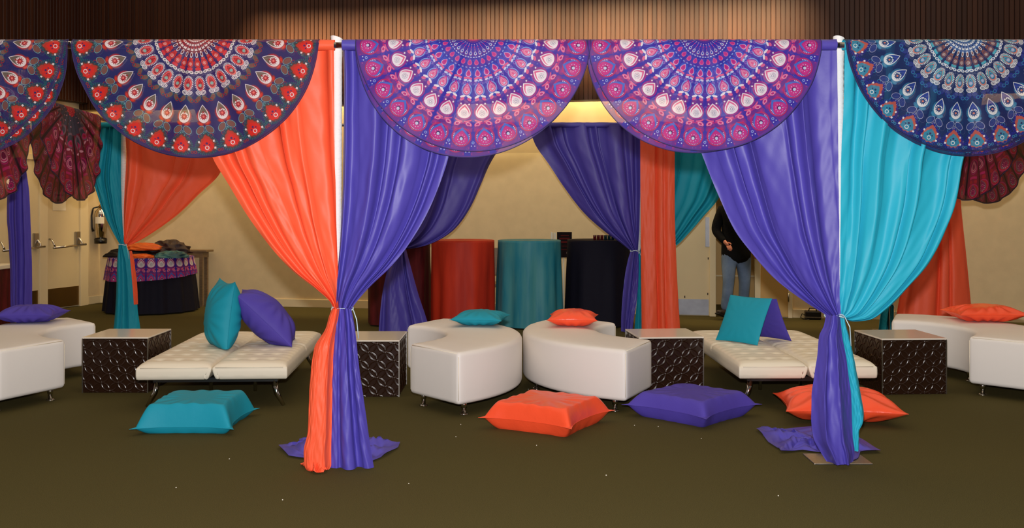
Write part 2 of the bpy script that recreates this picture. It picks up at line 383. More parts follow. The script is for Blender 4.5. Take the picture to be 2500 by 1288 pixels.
# ---------------------------------------------------------------- mesh helpers
def at(px, py, d): return Vector(((px - CX) * d / F, d, HC - (py - HY) * d / F))

def props(o, label=None, cat=None, group=None, kind=None):
    if label: o['label'] = label
    if cat: o['category'] = cat
    if group: o['group'] = group
    if kind: o['kind'] = kind
    return o

def thing(name, label, cat, loc=(0, 0, 0), rz=0.0, group=None):
    o = bpy.data.objects.new(name, None); COL.objects.link(o); o.location = loc; o.rotation_euler = (0, 0, rz)
    o.empty_display_size = 0.1
    return props(o, label, cat, group)

def link_mesh(name, me, m, parent=None):
    o = bpy.data.objects.new(name, me); COL.objects.link(o)
    if m is not None and not me.materials: me.materials.append(m)
    if parent is not None: o.parent = parent
    return o

def pmat(o): return Matrix.Translation(o.location) @ o.rotation_euler.to_matrix().to_4x4()

class MB:
    def __init__(s): s.v, s.f = [], []
    def add(s, vs, fs):
        n = len(s.v); s.v += [tuple(q) for q in vs]; s.f += [tuple(i + n for i in q) for q in fs]
    def box(s, x0, x1, y0, y1, z0, z1, fr=None):
        vs = [(x, y, z) for z in (z0, z1) for y in (y0, y1) for x in (x0, x1)]
        if fr: vs = [fr(*q) for q in vs]
        fs = [(0, 2, 3, 1), (4, 5, 7, 6), (0, 1, 5, 4), (2, 6, 7, 3), (0, 4, 6, 2), (1, 3, 7, 5)]
        s.add(vs, fs)
    def tube(s, pts, r, n=8, cap=True):
        pts = [Vector(p) for p in pts]; rs = r if isinstance(r, (list, tuple)) else [r] * len(pts)
        vs, fs = [], []
        d0 = (pts[1] - pts[0]).normalized()
        up = Vector((0, 0, 1)) if abs(d0.z) < 0.9 else Vector((1, 0, 0))
        a = d0.cross(up).normalized()
        for i, p in enumerate(pts):
            t = (pts[min(i + 1, len(pts) - 1)] - pts[max(i - 1, 0)]).normalized()
            a = (a - t * a.dot(t)).normalized(); b = t.cross(a)
            for k in range(n):
                th = 2 * PI * k / n; vs.append(p + (a * math.cos(th) + b * math.sin(th)) * rs[i])
        for i in range(len(pts) - 1):
            for k in range(n):
                k2 = (k + 1) % n; fs.append((i * n + k, i * n + k2, (i + 1) * n + k2, (i + 1) * n + k))
        if cap:
            fs.append(tuple(range(n))[::-1]); fs.append(tuple((len(pts) - 1) * n + k for k in range(n)))
        s.add(vs, fs)
    def lathe(s, prof, c=(0, 0, 0), n=20):
        vs, fs = [], []
        for r, z in prof:
            for k in range(n):
                th = 2 * PI * k / n; vs.append((c[0] + r * math.cos(th), c[1] + r * math.sin(th), c[2] + z))
        for i in range(len(prof) - 1):
            for k in range(n):
                k2 = (k + 1) % n; fs.append((i * n + k, i * n + k2, (i + 1) * n + k2, (i + 1) * n + k))
        fs.append(tuple(range(n))[::-1]); fs.append(tuple((len(prof) - 1) * n + k for k in range(n)))
        s.add(vs, fs)
    def mesh(s, name, smooth=False, bevel=0.0, seg=2, inv=None, ang=0.6):
        vs = s.v if inv is None else [tuple(inv @ Vector(q)) for q in s.v]
        me = bpy.data.meshes.new(name); me.from_pydata(vs, [], s.f)
        bm = bmesh.new(); bm.from_mesh(me)
        bmesh.ops.recalc_face_normals(bm, faces=bm.faces)
        if bevel:
            ed = [e for e in bm.edges if len(e.link_faces) == 2 and e.calc_face_angle(0) > ang]
            bmesh.ops.bevel(bm, geom=ed, offset=bevel, segments=seg, profile=0.5, affect='EDGES', clamp_overlap=True)
        bm.to_mesh(me); bm.free()
        if smooth: me.shade_smooth()
        return me
    def build(s, name, m, parent=None, smooth=False, bevel=0.0, seg=2, world=False, **p):
        inv = pmat(parent).inverted() if (world and parent is not None) else None
        o = link_mesh(name, s.mesh(name, smooth, bevel, seg, inv), m, parent)
        return props(o, **p)

def grid_faces(nu, nv, wrap=False):
    i = np.arange(nu - 1 if not wrap else nu)[:, None]; j = np.arange(nv - 1)[None, :]
    i2 = (i + 1) % nu
    a = i * nv + j; b = i2 * nv + j
    return np.stack([a, b, b + 1, a + 1], -1).reshape(-1, 4)

def arr_mesh(name, V, faces, smooth=True, uv=None):
    me = bpy.data.meshes.new(name)
    me.vertices.add(len(V)); me.vertices.foreach_set('co', np.asarray(V, np.float32).ravel())
    nf = len(faces); me.loops.add(nf * 4); me.loops.foreach_set('vertex_index', faces.astype(np.int32).ravel())
    me.polygons.add(nf); me.polygons.foreach_set('loop_start', np.arange(0, nf * 4, 4, dtype=np.int32))
    me.update(calc_edges=True); me.validate()
    if uv is not None:
        l = me.uv_layers.new(name='UVMap'); l.data.foreach_set('uv', np.asarray(uv, np.float32)[faces.ravel()].ravel())
    if smooth: me.shade_smooth()
    return me

def arr_obj(name, V, faces, m, parent=None, world=False, uv=None, **p):
    V = np.asarray(V, float)
    org = None
    if parent is not None and world:
        inv = np.array(pmat(parent).inverted()); V = V @ inv[:3, :3].T + inv[:3, 3]
    elif parent is None:                                            # a top-level mesh gets its origin at its own base
        org = np.array([V[:, 0].mean(), V[:, 1].mean(), V[:, 2].min()]); V = V - org
    o = link_mesh(name, arr_mesh(name, V, faces, True, uv), m, parent)
    if org is not None: o.location = org
    return props(o, **p)

def copy_tree(o, parent=None):
    c = o.copy(); COL.objects.link(c)
    if parent is not None: c.parent = parent
    for ch in o.children: copy_tree(ch, c)
    return c

def wob(x, y, seed, n=6, f0=1.0, f1=5.0):
    rs = np.random.RandomState(seed); t = np.zeros(np.broadcast(x, y).shape)
    for _ in range(n):
        fx, fy = rs.uniform(f0, f1, 2) * rs.choice([-1, 1], 2); t = t + np.sin(fx * x * 2 * PI + fy * y * 2 * PI + rs.uniform(0, 6.28)) / n
    return t

# ---------------------------------------------------------------- room shell
mb = MB(); mb.box(-14, 14, -3, 19, -0.1, 0.0); mb.build('floor', M['carpet'], kind='structure')
KX, KY = -6.28, 15.3                                              # far left corner of the room
be, bn = Vector((0.9806, -0.196, 0)), Vector((-0.196, -0.9806, 0))
le, ln = Vector((-0.295, -0.955, 0)), Vector((0.955, -0.295, 0))
def back(a, b, z): return Vector((KX, KY, 0)) + be * a + bn * b + Vector((0, 0, z))
def left(a, b, z): return Vector((KX, KY, 0)) + le * a + ln * b + Vector((0, 0, z))
def tb(px):
    m = (px - CX) / F; return (m * KY - KX) / (0.9806 + 0.196 * m)
def tl(px):
    m = (px - CX) / F; return (KX - KY * m) / (0.295 - 0.955 * m)
D0, D1 = tb(1748), tb(1843)                                        # doorway the man walks through
WH = 3.7
mb = MB(); mb.box(-0.05, D0, -0.15, 0, 0, WH, back); mb.box(D1, 15, -0.15, 0, 0, WH, back); mb.box(D0, D1, -0.15, 0, 2.13, WH, back)
wall_back = mb.build('wall_back', M['wall'], kind='structure')
mb = MB(); mb.box(0, 6.5, -0.15, 0, 0, WH, left); wall_left = mb.build('wall_left', M['wall'], kind='structure')
mb = MB()
mb.box(0.0, D0 - 1.02, 0, 0.018, 0, 0.115, back); mb.box(tb(1935), 15, 0, 0.018, 0, 0.115, back)
mb.build('baseboard_back', M['paint'], kind='structure', bevel=0.004)
mb = MB(); mb.box(0.02, tl(206), 0, 0.018, 0, 0.115, left); mb.build('baseboard_left', M['paint'], kind='structure', bevel=0.004)
# room beyond the doorway
mb = MB(); mb.box(D0 - 0.6, D1 + 0.8, -1.7, -1.6, 0, 2.6, back); mb.build('wall_corridor', M['ochre'], kind='structure')
mb = MB(); mb.box(D0 - 0.6, D1 + 0.8, -1.6, -1.585, 0.42, 0.44, back); mb.build('trim_4', M['paint'], kind='structure')

# timber band: dark backing with separate slats
FZ0, FZ1, FO = 2.88, 5.3, 0.45
mb = MB(); mb.box(-0.3, 15, FO - 0.10, FO, FZ0, FZ1, back)
band_b = mb.build('wall_upper_back', M['wood_dark'], kind='structure')
mb = MB(); mb.box(0.2, 4.2, 0.05, 0.15, FZ0 + 0.10, FZ1, left)
band_l = mb.build('wall_upper_left', M['wood_dark'], kind='structure')
mb = MB(); mb.box(-0.3, 15, FO, FO + 0.03, FZ0 - 0.012, FZ0 + 0.012, back); mb.build('trim_1', M['table_wood'], kind='structure')
mb = MB(); mb.box(-0.0268, 0.0268, -0.009, 0.009, 0, FZ1 - FZ0); slat_me = mb.mesh('slat', bevel=0.0035, seg=1); slat_me.materials.append(M['slat'])
def slats(frame, e, off, z0, a0, a1, pitch, parent):
    n = int((a1 - a0) / pitch)
    for i in range(n):
        o = bpy.data.objects.new('slat', slat_me); COL.objects.link(o)
        p = frame(a0 + i * pitch, off + random.uniform(0, 0.004), z0)
        o.location = p; o.rotation_euler = (0, 0, math.atan2(e.y, e.x)); o.parent = parent
slats(back, be, FO + 0.010, FZ0 + 0.012, 0.0, tb(2530), 0.0605, band_b)
slats(left, le, 0.16, FZ0 + 0.11, 0.35, 2.6, 0.0605, band_l)

# ---------------------------------------------------------------- doors
def door(name, frame, a0, a1, h, m, out=0.0):
    mb = MB(); mb.box(a0, a1, out, out + 0.045, 0.012, h, frame)
    return mb.build(name, m, kind='structure', bevel=0.004)
jl = (tl(206), tl(187), tl(107), tl(87), tl(-30))
d1 = door('door_1', left, jl[1], jl[2], 2.12, M['door']); d2 = door('door_2', left, jl[3], jl[4], 2.12, M['door'])
mb = MB(); mb.box(jl[0], jl[1], 0, 0.075, 0, 2.2, left); mb.box(jl[2], jl[3], 0, 0.075, 0, 2.12, left); mb.box(jl[4], jl[4] + 0.1, 0, 0.075, 0, 2.2, left)
mb.box(jl[1], jl[4], 0, 0.075, 2.12, 2.2, left)
mb.build('trim_2', M['paint'], kind='structure', bevel=0.006)
def panic_bar(a0, a1, parent):
    z = 0.90
    mb = MB(); mb.tube([left(a0 - 0.03, 0.15, z + 0.01), left(a1, 0.15, z - 0.015)], 0.016, 10); mb.build('panic_bar', M['chrome'], parent, True)
    for a in (a0 + 0.03, a1 - 0.03):
        mb = MB(); mb.tube([left(a, 0.05, z + 0.11), left(a, 0.09, z + 0.10), left(a, 0.125, z + 0.05), left(a, 0.15, z)], 0.014, 8); mb.build('bracket', M['chrome'], parent, True)
    mb = MB(); mb.box(a0 + 0.005, a0 + 0.09, 0.045, 0.085, z - 0.02, z + 0.20, left); mb.build('lock_case', M['steel'], parent, bevel=0.008)
panic_bar(jl[1] + 0.01, jl[2] - 0.02, d1); panic_bar(jl[3] + 0.02, jl[4] - 0.1, d2)
for d, a, b in ((d1, jl[1], jl[2]), (d2, jl[3], jl[4])):
    mb = MB(); mb.box(a + 0.01, b - 0.01, 0.045, 0.049, 0.02, 0.30, left); mb.build('kick_plate', M['brass'], d)
pz = 1.41
mb = MB(); mb.box(tl(154), tl(122), 0.046, 0.049, pz, pz + 0.27, left)
sign = mb.build('paper_notice', M['paper'], label='white paper notice taped to the cream door under the wine mandala', cat='notice')
for k, (w0, w1) in enumerate(((0.15, 0.85), (0.33, 0.67))):
    a0, a1 = tl(154), tl(122); mb = MB()
    mb.box(a0 + (a1 - a0) * w0, a0 + (a1 - a0) * w1, 0.049, 0.0505, pz + 0.215 - k * 0.075, pz + 0.235 - k * 0.075, left); mb.build('print_line', M['ink'], sign)
# doors in the back wall
e0 = D0 - 0.98
d3 = door('door_3', back, e0, D0 - 0.085, 2.10, M['door'])
mb = MB(); mb.box(D0 - 0.085, D0, 0, 0.085, 0, 2.2, back); mb.box(D1 - 0.005, D1 + 0.07, 0, 0.085, 0, 2.2, back); mb.box(D0, D1, 0, 0.085, 2.13, 2.2, back)
mb.box(tb(1923), tb(1934), 0, 0.07, 0, 2.2, back); mb.box(e0 - 0.07, e0, 0, 0.085, 0, 2.2, back)
mb.build('trim_3', M['paint'], kind='structure', bevel=0.006)
mb = MB(); mb.box(e0 + 0.01, D0 - 0.095, 0.045, 0.05, 0.015, 0.225, back); mb.build('kick_plate', M['plate'], d3)
mb = MB(); mb.box(tb(1722), tb(1740), 0.045, 0.055, 0.93, 1.33, back); mb.build('push_plate', M['plate'], d3, bevel=0.003)
for (px_, z) in ((1729, 0.76), (1728, 0.285), (1672, 0.24)):
    mb = MB(); mb.box(tb(px_) - 0.006, tb(px_) + 0.006, 0.045, 0.05, z, z + 0.03, back); mb.build('scuff', M['wood_dark'], d3)
d4 = door('door_4', back, D1 + 0.07, tb(1923), 2.10, M['ochre'])
for z in (0.22, 0.95, 1.8):
    mb = MB(); mb.tube([back(tb(1924), 0.075, z), back(tb(1924), 0.075, z + 0.11)], 0.010, 8); mb.build('hinge', M['steel'], d4, True)

# ---------------------------------------------------------------- pipe frame of the tent
YF, YR, BZ = 5.82, 11.8, 2.435
FX = [-3.93, (822 - CX) * YF / F, (2048 - CX) * YF / F, 4.80]
RX = [(301 - CX) * YR / F, (972 - CX) * YR / F, (1559 - CX) * YR / F, (2172 - CX) * YR / F]
def post(x, y, label, sleeve=True, top=2.47):
    t = thing('drape_post', label, 'post', (x, y, 0), 0, 'upright posts of the tent frame')
    mb = MB(); mb.box(-0.17, 0.17, -0.09, 0.15, 0, 0.008); mb.build('base_plate', M['steel'], t, bevel=0.003)
    mb = MB(); mb.tube([(0, 0, 0.01), (0, 0, top - 0.02)], 0.019, 12); mb.build('pole', M['steel'], t, True)
    if sleeve:
        nz, nt = 260, 24
        z = np.linspace(0.05, top + 0.02, nz)[None, :]; th = np.linspace(0, 2 * PI, nt, endpoint=False)[:, None]
        rs = np.random.RandomState(int(abs(x) * 100))
        ph = np.cumsum(rs.uniform(1.0, 2.6, nz))[None, :]
        bunch = (0.35 + 0.65 * (np.sin(z * 3.1 + x) > 0.2))
        r = 0.030 + 0.0014 * np.sin(ph + 0.8 * np.sin(th + z * 9)) * bunch + 0.0015 * np.sin(z * 4 + x) + 0.004 * np.clip((z - 2.34) / 0.1, 0, 1)
        V = np.stack([r * np.cos(th), r * np.sin(th), z + 0.012 * np.cos(th + 2.4) * (z > top - 0.03)], -1).reshape(-1, 3)
        arr_obj('sleeve', V, grid_faces(nt, nz, True), M['sleeve'], t, label='white scrunched fabric sleeve')
    return t
post(FX[1] * 1.016, YF + .095, 'white sleeved post between the front orange and purple drapes')
post(FX[2] * 1.016, YF + .095, 'white sleeved post between the front purple and turquoise drapes')
post(RX[0] * 1.009, YR + 0.11, 'white sleeved rear post between the teal and orange drapes')
post(RX[1] * 1.009, YR + 0.11, 'rear post behind the front left purple drape', False)
post(RX[2] * 1.009, YR + 0.11, 'white sleeved rear post beside the hanging orange strip')
post(RX[3] * 1.009, YR + 0.11, 'rear post by the teal drape foot, right of the futon', False)
post(FX[0], YF, 'front post beyond the left edge of the view', False); post(FX[3], YF, 'front post beyond the right edge of the view', False)
def bar(p, q, label, sleeve=None):
    t = thing('crossbar', label, 'crossbar', tuple((Vector(p) + Vector(q)) / 2), 0, 'crossbars of the tent frame')
    mb = MB(); mb.tube([p, q], 0.017, 12); mb.build('inner_tube', M['steel'], t, True, world=True)
    a, b = sleeve or (0.3, 0.7)
    P, Q = Vector(p), Vector(q); mb = MB(); mb.tube([P.lerp(Q, a), P.lerp(Q, b)], 0.022, 14); mb.build('outer_tube', M['chrome'], t, True, world=True)
fb = [(x, YF, BZ) for x in FX]; rb = [(x, YR, BZ) for x in RX]
bar(fb[0], fb[1], 'front crossbar carrying the navy and red cloths, left bay'); bar(fb[1], fb[2], 'front crossbar carrying the two violet cloths', (0.31, 0.66)); bar(fb[2], fb[3], 'front crossbar carrying the navy and teal cloth, right bay')
bar(rb[0], rb[1], 'rear crossbar over the left orange drape'); bar(rb[1], rb[2], 'rear crossbar over the dark purple drapes'); bar(rb[2], rb[3], 'rear crossbar over the teal drape by the man')
bar(fb[0], rb[0], 'left side crossbar carrying the wine cloths'); bar(fb[3], rb[3], 'right side crossbar carrying a wine cloth')

# ---------------------------------------------------------------- drapes
def smooth_interp(t, ts, v):
    # monotone-ish cubic through the rows
    ts, v = np.asarray(ts, float), np.asarray(v, float)
    d = np.diff(v) / np.diff(ts); m = np.empty_like(v); m[0], m[-1] = d[0], d[-1]
    for i in range(1, len(v) - 1):
        m[i] = 0 if d[i - 1] * d[i] <= 0 else 2 * d[i - 1] * d[i] / (d[i - 1] + d[i])
    k = np.clip(np.searchsorted(ts, t, 'right') - 1, 0, len(ts) - 2); h = ts[k + 1] - ts[k]; s = (t - ts[k]) / h
    return ((2 * s**3 - 3 * s**2 + 1) * v[k] + (s**3 - 2 * s**2 + s) * h * m[k] + (-2 * s**3 + 3 * s**2) * v[k + 1] + (s**3 - s**2) * h * m[k + 1])

def cloth(rows, Y, folds, amp, seed, ns=150, nt=90, pinch=0.3, fwd=0.0, skew=0.0, wr=0.004):
    """rows: (y, xl, xr) or (xl, yl, xr, yr) on the plane at depth Y, given top to bottom."""
    R = [(r[1], r[0], r[2], r[0]) if len(r) == 3 else r for r in rows]
    pts = np.array([[*at(a, b, Y), *at(c, d, Y)] for a, b, c, d in R])
    seglen = np.r_[0, np.cumsum(np.maximum(1e-4, np.hypot(np.diff((pts[:, 0] + pts[:, 3]) / 2), np.diff((pts[:, 2] + pts[:, 5]) / 2))))]
    t = np.linspace(0, seglen[-1], nt)
    xl, zl, xr, zr = (smooth_interp(t, seglen, pts[:, i]) for i in (0, 2, 3, 5))
    s = np.linspace(0, 1, ns)[:, None]
    rs = np.random.RandomState(seed)
    sw = s + 0.25 / folds * np.sin(2 * PI * (s * folds * 0.45 + rs.rand())) + skew * s * (1 - s)
    wdt = np.abs(xr - xl)[None, :]; w0 = wdt.max()
    g = np.clip(pinch + (1 - pinch) * wdt / w0, 0, 1)
    tt = (t / t[-1])[None, :]
    d = np.zeros((ns, nt))
    for n_, a in ((folds, 1.0), (folds * 1.73, 0.28), (folds * 0.52, 0.6)):
        d = d + a * np.sin(2 * PI * n_ * sw + rs.uniform(0, 6.28) + 0.7 * np.sin(tt * 3 + rs.uniform(0, 6)) )
    f = np.sign(d) * np.abs(d / 1.5) ** 0.8
    lat = 0.18 * np.cos(2 * PI * folds * sw + 1.0) * wdt / folds * 0.5 * np.sin(PI * s)
    x = xl[None, :] * (1 - s) + xr[None, :] * s + lat
    z = zl[None, :] * (1 - s) + zr[None, :] * s
    y = Y + amp * g * f + wr * wob(s * 3, tt * 2.2, seed + 5, 8, 1, 4) - fwd * np.sin(PI * s) * g
    return np.stack([x, y, z], -1).reshape(-1, 3), grid_faces(ns, nt)

def tie(parent, px, py, d, w, m=None):
    c = at(px, py, d); mb = MB()
    mb.tube([c + Vector((w * math.cos(a), w * 0.9 * math.sin(a), 0.006 * math.sin(3 * a))) for a in np.linspace(0, 2 * PI, 25)], 0.0045, 6, False)
    mb.tube([c + Vector((w, -0.01, 0)), c + Vector((w + 0.025, -0.03, -0.06)), c + Vector((w + 0.035, -0.02, -0.17))], 0.003, 6)
    mb.build('tie_cord', m or M['tie'], parent, True, world=True, label='pale shiny tie cord')

def pocket(parent, x0, x1, Y, z, m, r=0.031, axis=None, seed=1):
    n = max(40, int((x1 - x0) / 0.012)); nt = 16
    xs = np.linspace(x0, x1, n)[None, :]; th = np.linspace(0, 2 * PI, nt, endpoint=False)[:, None]
    rr = r + 0.004 * wob(xs * 1.2, th * 0.3, seed, 7, 2, 6)
    V = np.stack(np.broadcast_arrays(xs + 0 * th, Y + rr * np.cos(th), z + rr * np.sin(th)), -1).reshape(-1, 3)
    arr_obj('rod_pocket', V, grid_faces(nt, n, True), m, parent, True)

def drape(label, m, Y, upper, lower, folds, amp, seed, tie_at=None, puddle=None, group='tied satin drapes of the tent', nd=(150, 90), lfold=3.0, lamp_=0.02, lY=0.0, pock=True, ufwd=0.02, pY=None):
    x0 = sum((r[1] + r[2]) / 2 if len(r) == 3 else (r[0] + r[2]) / 2 for r in upper[-1:])
    base = at(x0, HY, Y); t = thing('drape', label, 'curtain', (base.x, Y, 0), 0, group)
    V, f = cloth(upper, Y + 0.025, folds, amp, seed, nd[0], nd[1], fwd=ufwd)
    arr_obj('gathered_panel', V, f, m, t, True)
    if pock:
        r0 = upper[0]; xa, xb = (r0[1], r0[2]) if len(r0) == 3 else (r0[0], r0[2]); pocket(t, at(xa, HY, Y).x, at(xb, HY, Y).x, Y, BZ, m, seed=seed)
    if lower:
        V, f = cloth(lower, Y + lY, lfold, lamp_, seed + 11, max(60, nd[0] // 2), nd[1] // 2 + 20, pinch=0.6, fwd=0.05)
        arr_obj('hanging_tail', V, f, m, t, True)
    if tie_at: tie(t, *tie_at)
    if puddle: puddle(t, m)
    return t

def puddle_fn(outline, seed, h=0.05):
    def go(t, m):
        P = np.array([[(x - CX) / F * (HC * F / (y - HY)), HC * F / (y - HY)] for x, y in outline]); c = P.mean(0)
        n = len(P); na, nr = 140, 26
        a = np.linspace(0, n, na, endpoint=False); i0 = np.floor(a).astype(int); fr = (a - i0)[:, None]
        fr = fr * fr * (3 - 2 * fr) * 0.35 + fr * 0.65
        rim = P[i0 % n] * (1 - fr) + P[(i0 + 1) % n] * fr
        k = np.linspace(0, 1, nr)[None, :, None]
        xy = c + (rim[:, None, :] - c) * k
        th = (a / n)[:, None]; kk = np.linspace(0, 1, nr)[None, :]
        z = 0.012 + h * (1 - kk) ** 1.2 * 0.9 + (0.024 * np.sin(th * 2 * PI * 8 + 5 * kk) + 0.022 * wob(th * 3, kk * 2, seed, 6, 1, 4)) * np.sin(PI * np.clip(kk, 0, 1)) + 0.010 * np.clip(np.sin(th * 2 * PI * 5 + seed), 0, 1) * kk
        V = np.concatenate([xy, np.maximum(z, 0.004)[..., None]], -1).reshape(-1, 3)
        arr_obj('puddled_hem', V, grid_faces(na, nr, True), m, t, True)
    return go

drape('front orange satin drape tied to the left white post', M['orange'], YF,
      [(112, 400, 817), (250, 470, 818), (390, 524, 819), (450, 560, 821), (520, 602, 822), (600, 660, 824), (660, 715, 826), (705, 772, 826), (738, 808, 826), (754, 815, 828)],
      [(752, 812, 829), (775, 803, 826), (800, 796, 821), (850, 768, 815), (950, 757, 811), (1050, 753, 809), (1100, 743, 808), (1135, 745, 808), (1157, 760, 794)],
      5.2, 0.04, 3, lfold=1.3, lamp_=0.018, lY=-0.10, nd=(220, 130),
      puddle=puddle_fn([(733, 1136), (748, 1130), (800, 1142), (800, 1150), (790, 1157), (765, 1158), (748, 1148)], 4, 0.03))
drape('front purple satin drape tied to the left white post', M['purple'], YF,
      [(112, 836, 1132), (200, 838, 1126), (300, 837, 1112), (390, 836, 1094), (450, 835, 1074), (520, 832, 1044), (600, 828, 996), (650, 824, 955), (700, 821, 903), (735, 820, 872), (754, 822, 858)],
      [(752, 821, 859), (800, 818, 868), (900, 812, 879), (1000, 810, 893), (1080, 808, 904), (1138, 807, 914)],
      5.2, 0.04, 9, tie_at=(836, 753, YF + 0.0, 0.062), lfold=1.7, lamp_=0.032, lY=-0.06, nd=(220, 130),
      puddle=puddle_fn([(680, 1094), (692, 1088), (735, 1093), (730, 1078), (760, 1076), (830, 1065), (905, 1072), (945, 1085), (977, 1082), (972, 1095), (945, 1112), (930, 1120), (885, 1138), (840, 1140), (770, 1125), (745, 1122), (705, 1116)], 8, 0.07))
drape('front purple satin drape tied to the right white post', M['purple'], YF,
      [(112, 1640, 2041), (250, 1668, 2043), (400, 1720, 2045), (490, 1757, 2047), (560, 1790, 2049), (620, 1835, 2050), (680, 1890, 2051), (730, 1955, 2052), (770, 2018, 2054)],
      [(768, 2018, 2053), (795, 2012, 2056), (820, 2001, 2059), (870, 1996, 2069), (920, 1989, 2076), (970, 1984, 2083), (1020, 1984, 2085), (1070, 1990, 2087), (1100, 2004, 2091), (1129, 2022, 2087)],
      5.2, 0.04, 17, tie_at=(2037, 771, YF + 0.0, 0.055), lfold=1.5, lamp_=0.032, lY=-0.06, nd=(220, 130),
      puddle=puddle_fn([(1846, 1052), (1860, 1044), (1880, 1053), (1985, 1047), (2080, 1062), (2110, 1078), (2152, 1106), (2100, 1108), (2095, 1122), (2080, 1129), (2035, 1122), (2005, 1108), (1960, 1102), (1906, 1107), (1900, 1098), (1875, 1082), (1862, 1064)], 21, 0.035))
drape('front turquoise drape tied to the right white post', M['blue'], YF,
      [(2058, 112, 2420, 112), (2056, 250, 2400, 250), (2050, 400, 2353, 400), (2050, 480, 2341, 480), (2050, 560, 2313, 560), (2050, 635, 2272, 640), (2050, 690, 2220, 700), (2050, 728, 2165, 755), (2052, 750, 2120, 782), (2053, 764, 2080, 785), (2054, 770, 2062, 777)],
      [(772, 2046, 2060), (800, 2044, 2068), (830, 2048, 2076), (870, 2054, 2085), (920, 2060, 2095), (970, 2066, 2104), (1010, 2070, 2110), (1028, 2072, 2109), (1050, 2072, 2098), (1097, 2076, 2096)],
      6, 0.034, 23, lfold=1.6, lamp_=0.012, lY=0.03, nd=(220, 130), ufwd=0.05)
# rear drapes
dr = 'rear drapes of the tent'
drape('rear dark purple drape tied back, left of the orange strip', M['purple'], YR,
      [(303, 1290, 1561), (350, 1306, 1562), (400, 1340, 1562), (460, 1380, 1562), (520, 1427, 1561), (565, 1477, 1560), (595, 1518, 1558), (613, 1540, 1557)],
      [(611, 1540, 1558), (640, 1532, 1559), (680, 1525, 1558), (730, 1520, 1554), (790, 1517, 1545), (809, 1517, 1543)],
      6.5, 0.05, 31, tie_at=(1549, 612, YR - 0.02, 0.05), group=dr, nd=(140, 80), lamp_=0.03)
drape('rear dark purple drape tied back behind the front left purple drape', M['purple'], YR,
      [(965, 303, 1260, 303), (968, 400, 1196, 400), (970, 450, 1174, 450), (970, 500, 1150, 503), (968, 540, 1113, 556), (968, 565, 1075, 584), (968, 585, 1036, 600), (968, 598, 1000, 607), (970, 603, 984, 608)],
      [(604, 968, 990), (630, 957, 997), (660, 945, 1005), (720, 933, 1022), (780, 927, 1042), (809, 925, 1050)],
      4.5, 0.055, 37, group=dr, nd=(140, 80), lamp_=0.04, ufwd=0.06)
drape('straight orange strip hanging from the rear crossbar', M['orange'], YR - 0.22,
      [(297, 1563, 1647), (500, 1564, 1647), (640, 1565, 1651), (720, 1566, 1655), (814, 1567, 1661)], None, 3, 0.03, 41, group=dr, nd=(110, 70), pock=False)
drape('rear teal drape tied back behind the orange strip', M['teal_cloth'], YR,
      [(303, 1575, 1800), (400, 1572, 1786), (480, 1566, 1756), (530, 1566, 1715), (570, 1566, 1680), (600, 1564, 1648), (622, 1558, 1580)],
      [(620, 1556, 1572), (700, 1556, 1574), (809, 1549, 1580)], 5, 0.045, 43, group=dr, nd=(120, 70), lamp_=0.02, lY=0.02)
drape('rear left teal drape tied by the far left post', M['teal_cloth'], YR,
      [(303, 244, 299), (360, 238, 298), (430, 227, 298), (480, 239, 299), (530, 257, 300), (570, 277, 302), (597, 292, 305)],
      [(596, 291, 306), (640, 286, 325), (700, 283, 333), (760, 280, 337), (809, 276, 343)], 4, 0.035, 47, tie_at=(299, 597, YR - 0.02, 0.048), group=dr, nd=(90, 70), lamp_=0.035)
drape('rear left orange drape swept right from the far left post', M['orange'], YR,
      [(302, 303, 570, 303), (306, 380, 555, 390), (304, 430, 536, 428), (302, 470, 488, 474), (301, 510, 440, 520), (301, 545, 386, 560), (302, 575, 340, 588), (303, 595, 314, 600)],
      [(612, 318, 322), (640, 320, 328), (700, 325, 335), (742, 328, 337)], 4.5, 0.04, 53, group=dr, nd=(120, 80), lfold=1.0, lamp_=0.01, lY=-0.10)
drape('orange drape hanging straight at the rear right behind the ottoman', M['orange'], YR - 0.2,
      [(297, 2240, 2342), (485, 2238, 2346), (560, 2228, 2353), (640, 2215, 2362), (700, 2203, 2368), (775, 2190, 2374), (812, 2186, 2376)], None, 4, 0.035, 59, group=dr, nd=(110, 70), pock=False)
drape('rear right teal drape foot beside the right ottoman', M['teal_cloth'], YR + 0.15,
      [(303, 2040, 2190), (500, 2070, 2186), (640, 2110, 2184), (720, 2148, 2183), (742, 2160, 2180)],
      [(741, 2156, 2181), (770, 2147, 2181), (807, 2142, 2181)], 5, 0.04, 61, tie_at=(2168, 741, YR + 0.13, 0.055), group=dr, nd=(80, 60), lamp_=0.03)
t = drape('narrow purple drape hanging before the cream double doors', M['purple_cloth'], 11.4,
      [(384, 42, 52), (392, 28, 60), (430, 25, 68), (480, 19, 74), (530, 18, 76), (570, 21, 77), (650, 25, 78), (745, 26, 77), (812, 24, 78)], None, 2.2, 0.035, 67, group=dr, nd=(80, 70), pock=False, ufwd=0.05)
V, f = cloth([(386, 34, 50), (400, 30, 57), (414, 22, 58), (428, 8, 60)], 11.33, 2, 0.02, 5, 60, 30, fwd=0.04)
arr_obj('folded_flap', V, f, M['purple_cloth'], t, True)
c = at(47, 392, 11.5); mb = MB(); mb.tube([(c.x, 11.53, 0), (c.x, 11.53, c.z + 0.01)], 0.018, 10)
mb.build('stand_pole', M['steel'], t, True, world=True)
mb = MB(); mb.box(c.x - 0.2, c.x + 0.2, 11.33, 11.73, 0, 0.012); mb.build('base_plate', M['steel'], t, world=True)

